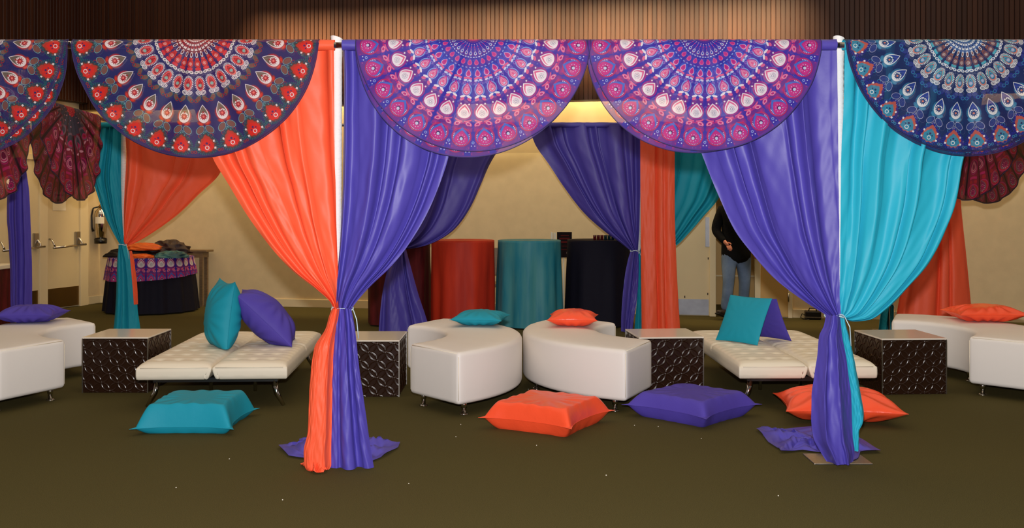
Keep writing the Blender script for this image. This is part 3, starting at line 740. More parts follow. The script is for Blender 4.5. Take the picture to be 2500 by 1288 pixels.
# ---------------------------------------------------------------- mandala cloths folded over the bars
def throw(label, m, R, origin, axis, seed, dx=0.04, extra=0.03, ripple=0.006, group='mandala cloths folded over the crossbars', gather=1.0, tilt=0.0, spread=0.0, rf=1.0):
    """axis: unit direction of the bar; the front half faces n (towards the viewer side)."""
    ax = Vector(axis).normalized(); n = Vector((ax.y, -ax.x, 0))
    na, nr = 220, 46
    a = np.linspace(0, 2 * PI, na, endpoint=False)[:, None]
    a = a + 0.28 * np.sin(2 * a) * -1 * 0.5
    k = (np.linspace(0, 1, nr)[None, :])
    k = np.where(k == 0, 1e-4, k)
    U, Vv = R * k * np.cos(a), R * k * np.sin(a)
    front = Vv >= 0
    l = np.abs(Vv)
    rad = np.where(front, 0.050, 0.038)
    q = np.clip(l / rad, 0, PI / 2)
    out = rad * np.sin(q); down = rad * (1 - np.cos(q)) + np.clip(l - rad * PI / 2, 0, None)
    side = np.where(front, 0, 1) * (dx * l / R)
    down = down * np.where(front, 1, 1 + extra)
    lat = U * gather + side
    ang = np.arctan2(U, l + 0.02)
    rip = ripple * (np.sin(ang * 9 * rf + seed) + 0.6 * np.sin(ang * 17 * rf + 2 * seed)) * np.clip(down / 0.25, 0, 1) + 0.006 * wob(U / R * 1.2, l / R * 1.2, seed + 3, 6, .6, 2) * np.clip(down / 0.2, 0, 1)
    o = np.where(front, out + 0.010 + rip, out + rip * 0.7) + np.where(front, spread, -spread) * down
    top = 0.026
    base = np.array(origin)
    V = base + np.array([ax.x, ax.y, 0]) * lat[..., None] + np.array([n.x, n.y, 0]) * o[..., None] + np.array([0, 0, 1.0]) * (top + np.where(front, 0.004, 0) - down - tilt * lat)[..., None]
    V = V.reshape(-1, 3)
    uv = np.stack([U / R, Vv / R], -1).reshape(-1, 2)
    ob = arr_obj('mandala_cloth', V, grid_faces(na, nr, True), m, label=label, cat='tapestry', group=group, uv=uv)
    # stitched edge
    mb = MB(); idx = np.arange(na) * nr + nr - 1
    loc = np.array(ob.location)
    mb.tube([V[i] - loc for i in idx] + [V[idx[0]] - loc], 0.0022, 4, False)
    mb.build('hem', HEMM, ob, True)
    return ob
HEMM = mat('dark_hem', lin(44, 36, 90), 0.7)
xf = lambda px: (px - CX) * YF / F
throw('navy and red mandala cloth cut off by the left edge', M['red_mandala'], 0.715, (xf(-132), YF, BZ + .0), (1, 0, 0), 1, dx=0.09, extra=-0.02)
throw('navy and red mandala cloth over the front orange drape', M['red_mandala'], 0.71, (xf(482), YF, BZ), (1, 0, 0), 2, dx=0.0, extra=-0.01, ripple=0.008)
throw('violet mandala cloth beside the left white post', M['violet_mandala'], 0.678, (xf(1156), YF, BZ), (1, 0, 0), 3, dx=-0.035, extra=0.035)
throw('violet mandala cloth nearer the right white post', M['violet_mandala'], 0.675, (xf(1716), YF, BZ), (1, 0, 0), 4, dx=-0.06, extra=0.0)
throw('navy and teal mandala cloth over the turquoise drape', M['teal_mandala'], 0.68, (xf(2345), YF, BZ), (1, 0, 0), 5, dx=0.03, extra=0.02)
def side_pt(p, q, d):
    P, Q = Vector(p), Vector(q); k = (d - P.y) / (Q.y - P.y); return P.lerp(Q, k)
axl = (Vector(rb[0]) - Vector(fb[0])).normalized(); axr = (Vector(rb[3]) - Vector(fb[3])).normalized()
wg = 'wine mandala cloths on the side crossbars'
throw('wine red mandala cloth hanging right of the purple strip, before the cream doors', M['wine_mandala'], 0.95, side_pt(fb[0], rb[0], 9.75), axl, 6, dx=0.0, extra=0.02, ripple=0.013, group=wg, spread=0.10, rf=2.0)
throw('wine red mandala cloth at the left edge of the view', M['wine_mandala'], 0.95, side_pt(fb[0], rb[0], 7.75), axl, 7, dx=0.0, extra=0.02, ripple=0.013, group=wg, spread=0.10, rf=2.0)
throw('wine red mandala cloth showing below the navy and teal cloth', M['wine_mandala'], 0.95, side_pt(fb[3], rb[3], 9.75), -axr, 8, dx=0.0, extra=0.02, ripple=0.013, group=wg, spread=0.10, rf=2.0)

# ---------------------------------------------------------------- curved ottomans
def ottoman_template(label, cx, cy, a0, a1, group):
    t = thing('curved_ottoman', label, 'ottoman', (cx, cy, 0), 0, group)
    ri, ro, z0, z1 = 0.67, 1.285, 0.09, 0.462
    na, nr, nz = 40, 8, 3
    A = np.radians(np.linspace(a0, a1, na)); Rr = np.linspace(ri, ro, nr)
    mb = MB()
    top = [(r * math.cos(a), r * math.sin(a), z1) for a in A for r in Rr]; bot = [(r * math.cos(a), r * math.sin(a), z0) for a in A for r in Rr]
    n = na * nr; fs = []
    for i in range(na - 1):
        for j in range(nr - 1):
            q = (i * nr + j, (i + 1) * nr + j, (i + 1) * nr + j + 1, i * nr + j + 1); fs.append(q); fs.append(tuple(x + n for x in q)[::-1])
    for i in range(na - 1):
        for j in (0, nr - 1): fs.append((i * nr + j, (i + 1) * nr + j, (i + 1) * nr + j + n, i * nr + j + n))
    for j in range(nr - 1):
        for i in (0, na - 1): fs.append((i * nr + j, i * nr + j + 1, i * nr + j + 1 + n, i * nr + j + n))
    mb.add(top + bot, fs)
    me = mb.mesh('body', True, bevel=0.032, seg=4, ang=0.9)
    v = np.empty(len(me.vertices) * 3, np.float32); me.vertices.foreach_get('co', v); v = v.reshape(-1, 3)
    rr = np.hypot(v[:, 0], v[:, 1]); th = np.arctan2(v[:, 1], v[:, 0]) % (2 * PI)
    b0, b1 = math.radians(a0) % (2 * PI), math.radians(a1) % (2 * PI)
    thn = ((th - math.radians(a0) + PI) % (2 * PI) - PI) / math.radians(a1 - a0)
    puff = np.clip(1 - ((rr - (ri + ro) / 2) / (0.5 * (ro - ri))) ** 4, 0, 1) * np.clip(1 - (2 * thn - 1) ** 8, 0, 1)
    v[:, 2] += np.where(v[:, 2] > 0.42, 0.016 * puff + 0.003 * wob(v[:, 0] * 1.2, v[:, 1] * 1.2, 4, 5), 0)
    me.vertices.foreach_set('co', v.ravel())
    link_mesh('body', me, M['white_vinyl'], t)
    for e, a in (('a', a0), ('b', a1)):                            # seams down the corners of the ends and along the top edge of each end
        mb = MB(); sg = 1 if e == 'a' else -1
        for r in (ri + 0.0094, ro - 0.0094):
            aa = math.radians(a) + sg * 0.0094 / r
            mb.tube([(r * math.cos(aa), r * math.sin(aa), z0 + 0.03), (r * math.cos(aa), r * math.sin(aa), z1 - 0.03)], 0.0028, 6)
        q = [(r, math.radians(a) + sg * 0.0094 / r) for r in (ri + 0.03, ro - 0.03)]
        mb.tube([(r * math.cos(aa), r * math.sin(aa), z1 - 0.0094) for r, aa in q], 0.0028, 6)
        mb.build('piping', M['white_leather'], t, True)
    for a in (a0 + 5.5, (a0 + a1) / 2, a1 - 5.5):
        for r in ((ri + 0.09, ro - 0.08) if a != (a0 + a1) / 2 else (ro - 0.1, ri + 0.1)):
            x, y = r * math.cos(math.radians(a)), r * math.sin(math.radians(a))
            mb = MB(); mb.lathe([(0.021, 0.095), (0.021, 0.055), (0.016, 0.052), (0.016, 0.010)], (x, y, 0), 16); lg = mb.build('leg', M['chrome'], t, True)
            mb = MB(); mb.lathe([(0.016, 0.014), (0.030, 0.008), (0.033, 0.0)], (x, y, 0), 18); mb.build('glide', M['chrome'], lg, True)
    return t
og = 'white curved ottomans'
def crescent(label, c, a0, a1): return ottoman_template(label, c[0], c[1], a0, a1, og)
crescent('white curved ottoman under the teal pillow, opening left', (-1.205, 8.065), -50, 64)
crescent('white curved ottoman under the small orange pillow, opening right', (1.375, 8.37), 132, 244.5)
crescent('white curved ottoman at the left edge under the flat purple pillow', (-3.20, 8.40), 135, 247.5)
crescent('white curved ottoman at the right edge under an orange pillow', (3.15, 8.44), -46, 66)

# ---------------------------------------------------------------- cube tables with embossed sides
def relief_mesh(w, h, n=170):
    xs = np.linspace(-w / 2, w / 2, n)[:, None]; nz = int(n * h / w); zs = np.linspace(0, h, nz)[None, :]
    s = 0.0945; Rc = s / math.sqrt(2) ; P = s * math.sqrt(2)
    d = np.zeros((n, nz))
    for i in range(-4, 5):
        for j in range(-4, 6):
            for ox, oz in ((0, 0), (P / 2, P / 2)):
                dist = np.hypot(xs - (i * P + ox + 0.02), zs - (j * P + oz + 0.01))
                d = np.maximum(d, 0.0045 * np.exp(-((dist - Rc) / 0.003) ** 2))
                stud = np.clip(1 - (np.abs(xs - (i * P + ox + 0.02)) + np.abs(zs - (j * P + oz + 0.01))) / 0.016, 0, 1)
                d = np.maximum(d, 0.0 * stud)
    V = np.stack(np.broadcast_arrays(xs, -d, zs), -1).reshape(-1, 3)
    return arr_mesh('panel', V, grid_faces(n, nz))
CW, CD, CH = 0.525, 0.545, 0.445
rel_f = relief_mesh(CW - 0.006, CH - 0.02); rel_f.materials.append(M['brown_lacquer'])
rel_s = relief_mesh(CD - 0.006, CH - 0.02); rel_s.materials.append(M['brown_lacquer'])
def cube_table(label, x, y, rz):
    t = thing('cube_table', label, 'side table', (x, y, 0), rz, 'white topped brown cube tables')
    mb = MB(); mb.box(-CW / 2 + 0.012, CW / 2 - 0.012, -CD / 2 + 0.012, CD / 2 - 0.012, 0.0, CH - 0.016); mb.build('carcass', M['brown_lacquer'], t)
    mb = MB(); mb.box(-CW / 2 - 0.002, CW / 2 + 0.002, -CD / 2 - 0.002, CD / 2 + 0.002, CH - 0.012, CH); mb.build('top', M['white_gloss'], t, bevel=0.002, label='glossy white top')
    for a, me, off in ((0, rel_f, CD / 2 - 0.004), (PI / 2, rel_s, CW / 2 - 0.004), (PI, rel_f, CD / 2 - 0.004), (-PI / 2, rel_s, CW / 2 - 0.004)):
        o = bpy.data.objects.new('embossed_panel', me); COL.objects.link(o); o.parent = t
        o.rotation_euler = (0, 0, a); o.location = (math.sin(a) * off, -math.cos(a) * off, 0.004)
    for sx in (-1, 1):
        for sy in (-1, 1):
            mb = MB(); cx_, cy_ = sx * (CW / 2 - 0.001), sy * (CD / 2 - 0.001); mb.box(cx_ - 0.004, cx_ + 0.004, cy_ - 0.004, cy_ + 0.004, 0.0, CH - 0.012); mb.build('corner_trim', M['steel'], t)
cube_table('brown embossed cube table beside the left futon', -3.18, 8.04 + CD / 2, 0)
cube_table('brown embossed cube table half behind the front left drape', -1.147, 7.87 + CD / 2, 0)
cube_table('brown embossed cube table between the orange pillow ottoman and right futon', 1.255, 8.32, 0.09)
cube_table('brown embossed cube table right of the right white post', 3.18, 7.97 + CD / 2, 0.06)

# ---------------------------------------------------------------- futons
def futon(label, x, y, rz, w, l):
    t = thing('futon', label, 'daybed', (x, y, 0), rz, 'white tufted futons')
    zt, zb = 0.352, 0.215
    for sx in (-1, 1):
        for_y = l
        nu, nv = 56, 96
        hw = w / 2 - 0.004
        u = np.linspace(-1, 1, nu)[:, None]; v = np.linspace(-1, 1, nv)[None, :]
        tuft = np.zeros((nu, nv))
        for bx in (-0.5, 0.0, 0.5):
            for by in np.linspace(-0.85, 0.85, 8):
                tuft += np.exp(-(((u - bx) * hw / 2) ** 2 + ((v - by) * l / 2) ** 2) / 0.0011)
        seam = np.exp(-((v - 0.02) * l / 2 / 0.012) ** 2)
        crown = (1 - np.abs(u) ** 6) * (1 - np.abs(v) ** 14)
        crown = np.clip(crown, 0, 1) ** 0.5
        rows = 0.004 * np.cos(v * PI * 8.2) ** 2
        top = zt - 0.045 + 0.045 * crown - 0.013 * tuft * crown - 0.016 * seam - rows * crown
        X = u * hw / 2 * (1 - 0.015 * (1 - crown)) + np.zeros_like(v); Y = v * l / 2 * (1 - 0.006 * (1 - crown)) + np.zeros_like(u)
        Vt = np.stack([X, Y, top], -1)
        # loop of sides: build as top grid + skirt + bottom
        V = Vt.reshape(-1, 3); fc = [grid_faces(nu, nv)]
        per = [(i, 0) for i in range(nu)] + [(nu - 1, j) for j in range(1, nv)] + [(i, nv - 1) for i in range(nu - 2, -1, -1)] + [(0, j) for j in range(nv - 2, 0, -1)]
        pi = np.array([i * nv + j for i, j in per]); ring = V[pi]
        prev = pi; base = len(V); allV = [V]; c = ring.mean(0)
        for k, (zz, sc) in enumerate(((zt - 0.052, 1.012), (zt - 0.075, 1.016), (zb + 0.035, 1.016), (zb + 0.010, 1.008), (zb, 0.97), (zb, 0.0))):
            r = ring.copy(); r[:, 0] = r[:, 0] * (1 + (sc - 1)) if sc else 0; r[:, 1] = r[:, 1] * (1 + (sc - 1) * 0.55) if sc else 0; r[:, 2] = zz
            if k == 2: r[:, 2] += 0.004 * np.sin(np.arange(len(r)) * 0.4)
            ids = base + np.arange(len(r)); base += len(r); allV.append(r)
            nx = np.roll(np.arange(len(r)), -1)
            fc.append(np.stack([prev, ids, ids[nx], prev[nx]], -1)); prev = ids
        V = np.concatenate(allV)
        V[:, 0] += sx * (w / 4 + 0.001)
        # the inner lower edge is notched where the halves fold
        inner = (np.abs(V[:, 0]) < 0.035); V[:, 0] += np.where(inner & (V[:, 2] < zt - 0.06), sx * 0.028 * np.clip((zt - 0.06 - V[:, 2]) / 0.08, 0, 1), 0)
        o = arr_obj('cushion', V, np.concatenate(fc), M['white_leather'], t)
        mb = MB(); y0 = -l / 2 * 1.004
        mb.tube([(sx * 0.025, y0 + .004, zt - 0.046), (sx * (w / 2 - 0.03), y0 + .004, zt - 0.046)], 0.0035, 6); mb.build('piping', M['white_leather'], o, True)
    mb = MB(); mb.box(-w / 2 + 0.09, w / 2 - 0.09, -l / 2 + 0.12, l / 2 - 0.12, zb - 0.035, zb - 0.002); mb.build('frame', M['black'], t)
    for sx in (-1, 1):
        for sy in (-1, 1):
            px_, py_ = sx * (w / 2 - 0.12), sy * (l / 2 - 0.14)
            mb = MB(); mb.tube([(px_, py_, zb - 0.02), (px_ + sx * 0.02, py_ + sy * 0.01, 0.10), (px_ + sx * 0.075, py_ + sy * 0.02, 0.0)], [0.020, 0.018, 0.014], 10); mb.build('leg', M['chrome'], t, True)
    for sx in (-0.16, 0.16):
        mb = MB(); mb.tube([(sx * w, -l * 0.12, zb - 0.02), (sx * w, -l * 0.12, 0.0)], 0.014, 10); mb.build('leg', M['chrome'], t, True)
futon('white tufted futon under the leaning teal and purple pillows, left of the left post', -2.265, 8.335, 0.055, 1.10, 1.88)
futon('white tufted futon under the thin teal pillow, by the right post', 2.18, 8.40, 0.018, 1.03, 1.92)

# ---------------------------------------------------------------- pillows and floor cushions
def pillow_arr(w, d, T, p=2.2, box=0.0, pinch=0.10, seed=1, n=52, seam=0.5, wr=0.006, ears=0.0, flat=0.0):
    g = np.sin(np.linspace(-1, 1, n) * PI / 2)
    x = g[:, None]; y = g[None, :]
    h = np.clip((1 - np.abs(x) ** p) * (1 - np.abs(y) ** p), 0, 1) ** 0.62
    if box:
        q = np.clip((1 - (np.abs(x) ** 14 + np.abs(y) ** 14) ** (1 / 14)) / box, 0, 1); h = 1 - (1 - q) ** 1.7; h = h * (1 + 0.06 * (1 - x * x) * (1 - y * y))
    out = []
    w, d = (w * (0.88 if box else 1), d * (0.88 if box else 1)); X = x * w / 2 * (1 - pinch * (1 - y ** 2) * np.abs(x) ** 3 + ears * (x ** 4) * (y ** 4))
    Y = y * d / 2 * (1 - pinch * (1 - x ** 2) * np.abs(y) ** 3 + ears * (x ** 4) * (y ** 4))
    ang = np.arctan2(Y, X)
    crease = 1.3 * wr * np.sin(ang * 14 + seed) * np.clip(np.maximum(np.abs(x), np.abs(y)) - 0.35, 0, 1) * (1 - np.maximum(np.abs(x), np.abs(y))) * 6
    for sg, k in ((1, 1 - seam), (-1, seam)):
        z = sg * ((0.010 if box else 0.003) * (1 - np.maximum(np.abs(x), np.abs(y)) ** 24) + 2 * T * k * h + crease * (h > 0.01) * sg + wr * wob(x, y, seed + (sg > 0), 6, .3, 1.2) * h)
        out.append(np.stack([X, Y, z + 0 * X], -1).reshape(-1, 3))
    f = grid_faces(n, n)
    return np.concatenate(out), np.concatenate([f, (f + n * n)[:, ::-1]])

def pillow(label, m, c, ax, ay, w, d, T, cat='pillow', group=None, name='pillow', rest=None, **kw):
    V, f = pillow_arr(w, d, T, **kw)
    ax = Vector(ax).normalized(); ay = Vector(ay); ay = (ay - ax * ay.dot(ax)).normalized(); az = ax.cross(ay)
    Rm = np.array([ax, ay, az]).T
    V = V @ Rm.T
    if rest is not None: V[:, 2] = np.maximum(V[:, 2], rest - c[2] + 0.003 * np.abs(V[:, 2]) )
    lo = V[:, 2].min()
    me = arr_mesh(name, V - np.array([0, 0, lo]), f); o = link_mesh(name, me, m); o.location = (c[0], c[1], c[2] + lo)
    # welt seam around the rim
    n = kw.get('n', 52)
    per = [i * n for i in range(n)] + [(n - 1) * n + j for j in range(1, n)] + [i * n + n - 1 for i in range(n - 2, -1, -1)] + [j for j in range(n - 2, -1, -1)]
    mb = MB(); mb.tube([V[i] - np.array([0, 0, lo]) for i in per], 0.0016 if kw.get('box') else 0.0022, 4, False); mb.build('seam', m, o, True)
    return props(o, label, cat, group)
def flat(c, yaw): return (math.cos(yaw), math.sin(yaw), 0), (-math.sin(yaw), math.cos(yaw), 0)
OT = 0.478
def on_floor(label, m, x, y, yaw, w, d, T, z0=0.0, seam=0.5, **kw):
    ax, ay = flat(None, yaw); return pillow(label, m, (x, y, z0 + 2 * T * seam), ax, ay, w, d, T, seam=seam, **kw)
pg = 'small pillows lying on the ottomans'
on_floor('small flat teal pillow on the ottoman opening left', M['teal_cloth'], -0.27, 8.60, -0.16, 0.44, 0.46, 0.062, OT, 0.5, group=pg, seed=3, pinch=0.12)
on_floor('small orange satin pillow on the ottoman opening right', M['orange_cloth'], 0.52, 8.55, -0.10, 0.42, 0.46, 0.068, OT, 0.5, group=pg, seed=5, pinch=0.14)
on_floor('flat purple pillow on the far left ottoman', M['purple_cloth'], -4.21, 8.80, 0.06, 0.50, 0.44, 0.075, OT, 0.5, group=pg, seed=8, wr=0.010)
on_floor('flat orange satin pillow on the far right ottoman', M['orange_cloth'], 4.19, 8.90, -0.05, 0.60, 0.46, 0.07, OT, 0.5, group=pg, seed=11, wr=0.012)
fg = 'pillows leaning on the futons'
pillow('plump upright teal pillow on the left futon', M['teal_cloth'], (-2.37, 8.23, 0.60), (-0.50, 0.86, 0), (0.12, 0.03, 1), 0.50, 0.58, 0.135, rest=0.352, group=fg, seed=13, pinch=0.10, wr=0.008)
pillow('plump purple pillow leaning against the teal one', M['purple_cloth'], (-2.045, 8.36, 0.565), (-0.16, 0.98, 0), (-0.72, 0.05, 0.69), 0.50, 0.62, 0.15, rest=0.352, group=fg, seed=15, pinch=0.08, wr=0.010)
pillow('thin teal pillow propped on the right futon', M['teal_cloth'], (1.95, 8.45, 0.540), (0.63, -0.77, 0), (0.36, 0.30, 0.88), 0.43, 0.42, 0.035, group=fg, seed=17, pinch=0.04, wr=0.0012)
pillow('thin purple pillow behind the propped teal one', M['purple_cloth'], (2.15, 8.60, 0.535), (0.63, -0.77, 0), (-0.38, -0.31, 0.87), 0.43, 0.42, 0.035, group=fg, seed=19, pinch=0.05, wr=0.0012)
cg = 'floor cushions on the carpet'
on_floor('square teal floor cushion before the left futon', M['teal_cloth'], -2.155, 6.88, 0.0, 0.66, 0.66, 0.090, 0, 0.25, cat='cushion', name='floor_cushion', group=cg, seed=21, box=0.17, pinch=0.05, ears=0.17, n=96, wr=0.0045)
on_floor('shiny orange floor cushion before the middle ottomans', M['orange_cloth'], 0.245, 6.87, -0.52, 0.68, 0.66, 0.086, 0, 0.45, cat='cushion', name='floor_cushion', group=cg, seed=23, box=0.17, pinch=0.05, ears=0.17, n=96, wr=0.0045)
on_floor('square purple floor cushion before the right futon', M['purple_cloth'], 1.285, 7.17, 0.80, 0.69, 0.69, 0.082, 0, 0.5, cat='cushion', name='floor_cushion', group=cg, seed=25, box=0.19, pinch=0.05, ears=0.17, n=96, wr=0.003)
on_floor('puffy orange satin pillow on the carpet behind the right post drape', M['orange_cloth'], 2.30, 7.10, -0.12, 0.80, 0.66, 0.105, 0, 0.5, name='floor_pillow', cat='cushion', group=cg, seed=27, p=2.4, pinch=0.10, n=64, wr=0.014)

# ---------------------------------------------------------------- tall cocktail tables
def cocktail(label, x, y, r, m, flare, seed, n=7, h=1.062):
    t = thing('cocktail_table', label, 'table', (x, y, 0), 0, 'draped cocktail tables behind the tent')
    mb = MB(); mb.lathe([(r - 0.015, h - 0.03), (r - 0.012, h - 0.006)], (0, 0, 0), 32); mb.build('tabletop', M['table_wood'], t)
    mb = MB(); mb.lathe([(0.035, 0.03), (0.035, h - 0.03)], (0, 0, 0), 12); mb.build('pedestal', M['black'], t)
    na, nz = 150, 44
    th = np.linspace(0, 2 * PI, na, endpoint=False)[:, None]; k = np.linspace(0, 1, nz)[None, :]
    rs = np.random.RandomState(seed); ph = rs.uniform(0, 6.28, 4)
    f = np.sin(n * th + ph[0] + 0.5 * k) + 0.5 * np.sin((n * 2 - 1) * th + ph[1]) + 0.4 * np.sin(3 * th + ph[2])
    R = r + 0.004 + flare * k ** 1.3 * (1 + 0.25 * np.sin(th * 2 + ph[3])) + 0.013 * f * np.clip(k * 2.2, 0, 1)
    z = h - 0.012 * np.clip(k * 8, 0, 1) - (h - 0.03) * k
    top = []
    for q in (0.0, 0.5, 0.94): top.append(np.stack([q * r * np.cos(th[:, 0]), q * r * np.sin(th[:, 0]), np.full(na, h)], -1))
    V = np.stack(np.broadcast_arrays(R * np.cos(th), R * np.sin(th), z + 0 * th), -1)
    V = np.concatenate([np.stack(top, 1), V], 1).reshape(-1, 3)
    arr_obj('tablecloth', V, grid_faces(na, nz + 3, True), m, t)
    return t
cocktail('rust orange draped cocktail table', -0.607, 12.42, 0.385, M['rust_velvet'], 0.0, 1)
cocktail('teal shimmering draped cocktail table', 0.215, 12.42, 0.385, M['teal_velvet'], 0.022, 2, 8)
cocktail('black draped cocktail table with votive cups on it', 1.08, 12.55, 0.385, M['navy_velvet'], 0.03, 3)
cocktail('dark maroon draped cocktail table mostly hidden by purple drapes', -1.42, 12.62, 0.385, M['maroon_velvet'], 0.0, 4)
# row of votive cups
for i in range(6):
    c = at(1452 + i * 8.8, 588, 12.38)
    red = i < 3
    mb = MB(); mb.lathe([(0.017, 0.0), (0.020, 0.045), (0.0215, 0.060), (0.018, 0.060), (0.016, 0.012), (0.001, 0.010)], (0, 0, 0), 14)
    o = mb.build('votive_cup', M['glass_red' if red else 'glass_teal'], None, True,
                 label='%s of the three small dark %s glass votive cups on the black table' % (('leftmost', 'middle', 'rightmost')[i % 3], 'red' if red else 'teal'),
                 cat='cup', group='red votive cups' if red else 'teal votive cups')
    o.location = (c.x, 12.38, 1.063)
# sign on a stand with a leaflet holder
sx = at(1376, HY, 12.95).x
t = thing('sign_stand', 'dark poster sign with white leaflets between the teal and black tables', 'sign', (sx, 12.95, 0))
zb_, zt_ = at(0, 628, 12.95).z, at(0, 566, 12.95).z
x0, x1 = at(1360, 0, 12.95).x - sx, at(1396, 0, 12.95).x - sx
mb = MB(); mb.box(x0, x1, -0.012, 0.012, zb_, zt_); mb.build('poster', M['poster'], t)
for k, (a, b, h) in enumerate(((0.25, 0.8, .010), (0.15, 0.85, .022), (0.15, 0.85, .022), (0.3, 0.7, .008), (0.2, 0.8, .008))):
    z = zt_ - 0.05 - k * 0.045; mb = MB(); mb.box(x0 + (x1 - x0) * a, x0 + (x1 - x0) * b, -0.0135, -0.012, z, z + h); mb.build('print_line', M['poster_red'], t)
mb = MB(); mb.tube([(x1 - 0.045, -0.0125, zb_ + 0.06), (x1 - 0.045, -0.0145, zb_ + 0.06)], 0.024, 18); mb.build('round_emblem', M['poster_gold'], t)
mb = MB(); mb.tube([(0.0, 0.02, 0.02), (0.0, 0.02, zb_ + 0.05)], 0.012, 10); mb.build('stem', M['paper'], t, True)
mb = MB(); mb.lathe([(0.15, 0.0), (0.15, 0.012), (0.02, 0.025)], (0, 0.02, 0), 24); mb.build('base', M['black'], t)
xa = at(1345, 0, 12.95).x - sx
for k in range(4):
    mb = MB(); mb.box(xa + k * 0.018, xa + k * 0.018 + 0.012, -0.02 + k * 0.004, 0.03, zt_ - 0.23, zt_ - 0.004 * k); mb.build('leaflet', M['paper'], t)
# plain brown chair between the orange and teal tables, seen as a sliver
t = thing('chair', 'brown chair glimpsed between the rust and teal cocktail tables', 'chair', (-0.20, 13.25, 0))
mb = MB(); mb.box(-0.2, 0.2, -0.2, 0.2, 0.43, 0.47); mb.build('seat', M['table_wood'], t, bevel=0.01)
mb = MB(); mb.box(-0.2, 0.2, 0.18, 0.21, 0.55, 0.92); mb.build('backrest', M['table_wood'], t, bevel=0.008)
for a in (-1, 1):
    for b_ in (-1, 1):
        mb = MB(); mb.box(a * 0.18 - 0.018, a * 0.18 + 0.018, b_ * 0.18 - 0.018, b_ * 0.18 + 0.018, 0, 0.43 if b_ < 0 else 0.9); mb.build('leg', M['table_wood'], t)

# ---------------------------------------------------------------- left rear: merchandise table, console, extinguisher
TX, TY = at(370, HY, 14.15).x, 14.15
t = thing('round_table', 'round table with black cloth behind the far left teal drape', 'table', (TX, TY, 0))
mb = MB(); mb.lathe([(0.54, 0.725), (0.55, 0.75)], (0, 0, 0), 40); mb.build('tabletop', M['table_wood'], t)
for a in range(4):
    x, y = 0.4 * math.cos(a * PI / 2 + .7), 0.4 * math.sin(a * PI / 2 + .7); mb = MB(); mb.tube([(x, y, 0), (x, y, 0.73)], 0.015, 8); mb.build('leg', M['black'], t, True)
def skirt(r0, z0, z1, flare, n, amp, seed, na=150, nz=30):
    th = np.linspace(0, 2 * PI, na, endpoint=False)[:, None]; k = np.linspace(0, 1, nz)[None, :]
    rs = np.random.RandomState(seed); ph = rs.uniform(0, 6.28, 3)
    f = np.sin(n * th + ph[0]) + 0.5 * np.sin(n * 1.0 * 2 * th + ph[1])
    R = r0 + flare * k ** 1.2 + amp * f * np.clip(k * 2, 0, 1)
    zz = z0 + (z1(th) - z0) * k if callable(z1) else z0 + (z1 - z0) * k + 0 * th
    V = np.stack(np.broadcast_arrays(R * np.cos(th), R * np.sin(th), zz), -1)
    top = np.stack([np.stack([q * r0 * np.cos(th[:, 0]), q * r0 * np.sin(th[:, 0]), np.full(na, z0 + 0.001)], -1) for q in (0.001, 0.5, 0.97)], 1)
    arc = np.broadcast_to(np.r_[0.001, 0.5, 0.97, 1 + 0.0 * k[0]][None, :], (na, nz + 3)).copy()
    arc[:, 3:] = 1 + k * np.abs(z0 - (z1(th) if callable(z1) else z1)) / r0
    return np.concatenate([top, V], 1).reshape(-1, 3), grid_faces(na, nz + 3, True), np.stack([arc * np.cos(th), arc * np.sin(th)], -1).reshape(-1, 2)
V, f, uv = skirt(0.56, 0.757, 0.02, 0.07, 14, 0.016, 3)
o = arr_obj('tablecloth', V + np.array([TX, TY, 0]), f, M['navy_velvet'], label='floor length black cloth on the far left round table', cat='tablecloth')
V, f, uv = skirt(0.575, 0.764, lambda th: 0.50 + 0.05 * np.sin(th + 0.6) + 0 * th, 0.045, 11, 0.012, 5)
o = arr_obj('table_overlay', V + np.array([TX, TY, 0]), f, M['violet_mandala'], label='purple mandala overlay hanging over the black tablecloth', cat='tablecloth', uv=uv * 0.60)
def lump(label, c, r, m, seed):
    nu, nv = 90, 50
    th = np.linspace(0, 2 * PI, nu, endpoint=False)[:, None]; ph = np.linspace(0.02, PI / 2 + 0.15, nv)[None, :]
    x, y, z = np.sin(ph) * np.cos(th), np.sin(ph) * np.sin(th), np.cos(ph) + 0 * th
    rg = 1 + 0.16 * (1 - 2 * np.abs(wob(x * .5 + z * .4, y * .5 - z * .3, seed, 5, .8, 2.2))) + 0.10 * (1 - 2 * np.abs(wob(x * .6 + y * .4, y * .4 + z, seed + 1, 4, .8, 1.8))) + 0.02 * wob(x, y + z, seed + 2, 6, 1, 2)
    V = np.stack([c[0] + r[0] * x * rg, c[1] + r[1] * y * rg, c[2] + np.maximum(r[2] * z * rg, 0)], -1).reshape(-1, 3)
    return arr_obj('folded_garment', V, grid_faces(nu, nv, True), m, label=label, cat='clothing', group='heap of clothing on the round table')
zt = 0.767
lump('crumpled orange garment on top of the black one', (at(352, 0, 13.95).x, 13.95, zt + 0.10), (0.25, 0.16, 0.085), M['heap_orange'], 1)
lump('orange garment at the front edge of the table heap', (at(345, 0, 13.80).x, 13.80, zt), (0.17, 0.12, 0.05), M['heap_orange'], 2)
lump('black garment under the crumpled orange one', (at(330, 0, 14.0).x, 14.0, zt), (0.36, 0.18, 0.12), M['heap_black'], 3)
lump('dark plum garment heaped at the right of the round table', (at(414, 0, 14.1).x, 14.1, zt + 0.05), (0.26, 0.2, 0.16), M['heap_plum'], 4)
lump('shiny teal striped garment below the plum one', (at(420, 0, 13.86).x, 13.86, zt), (0.21, 0.13, 0.08), M['heap_teal'], 5)
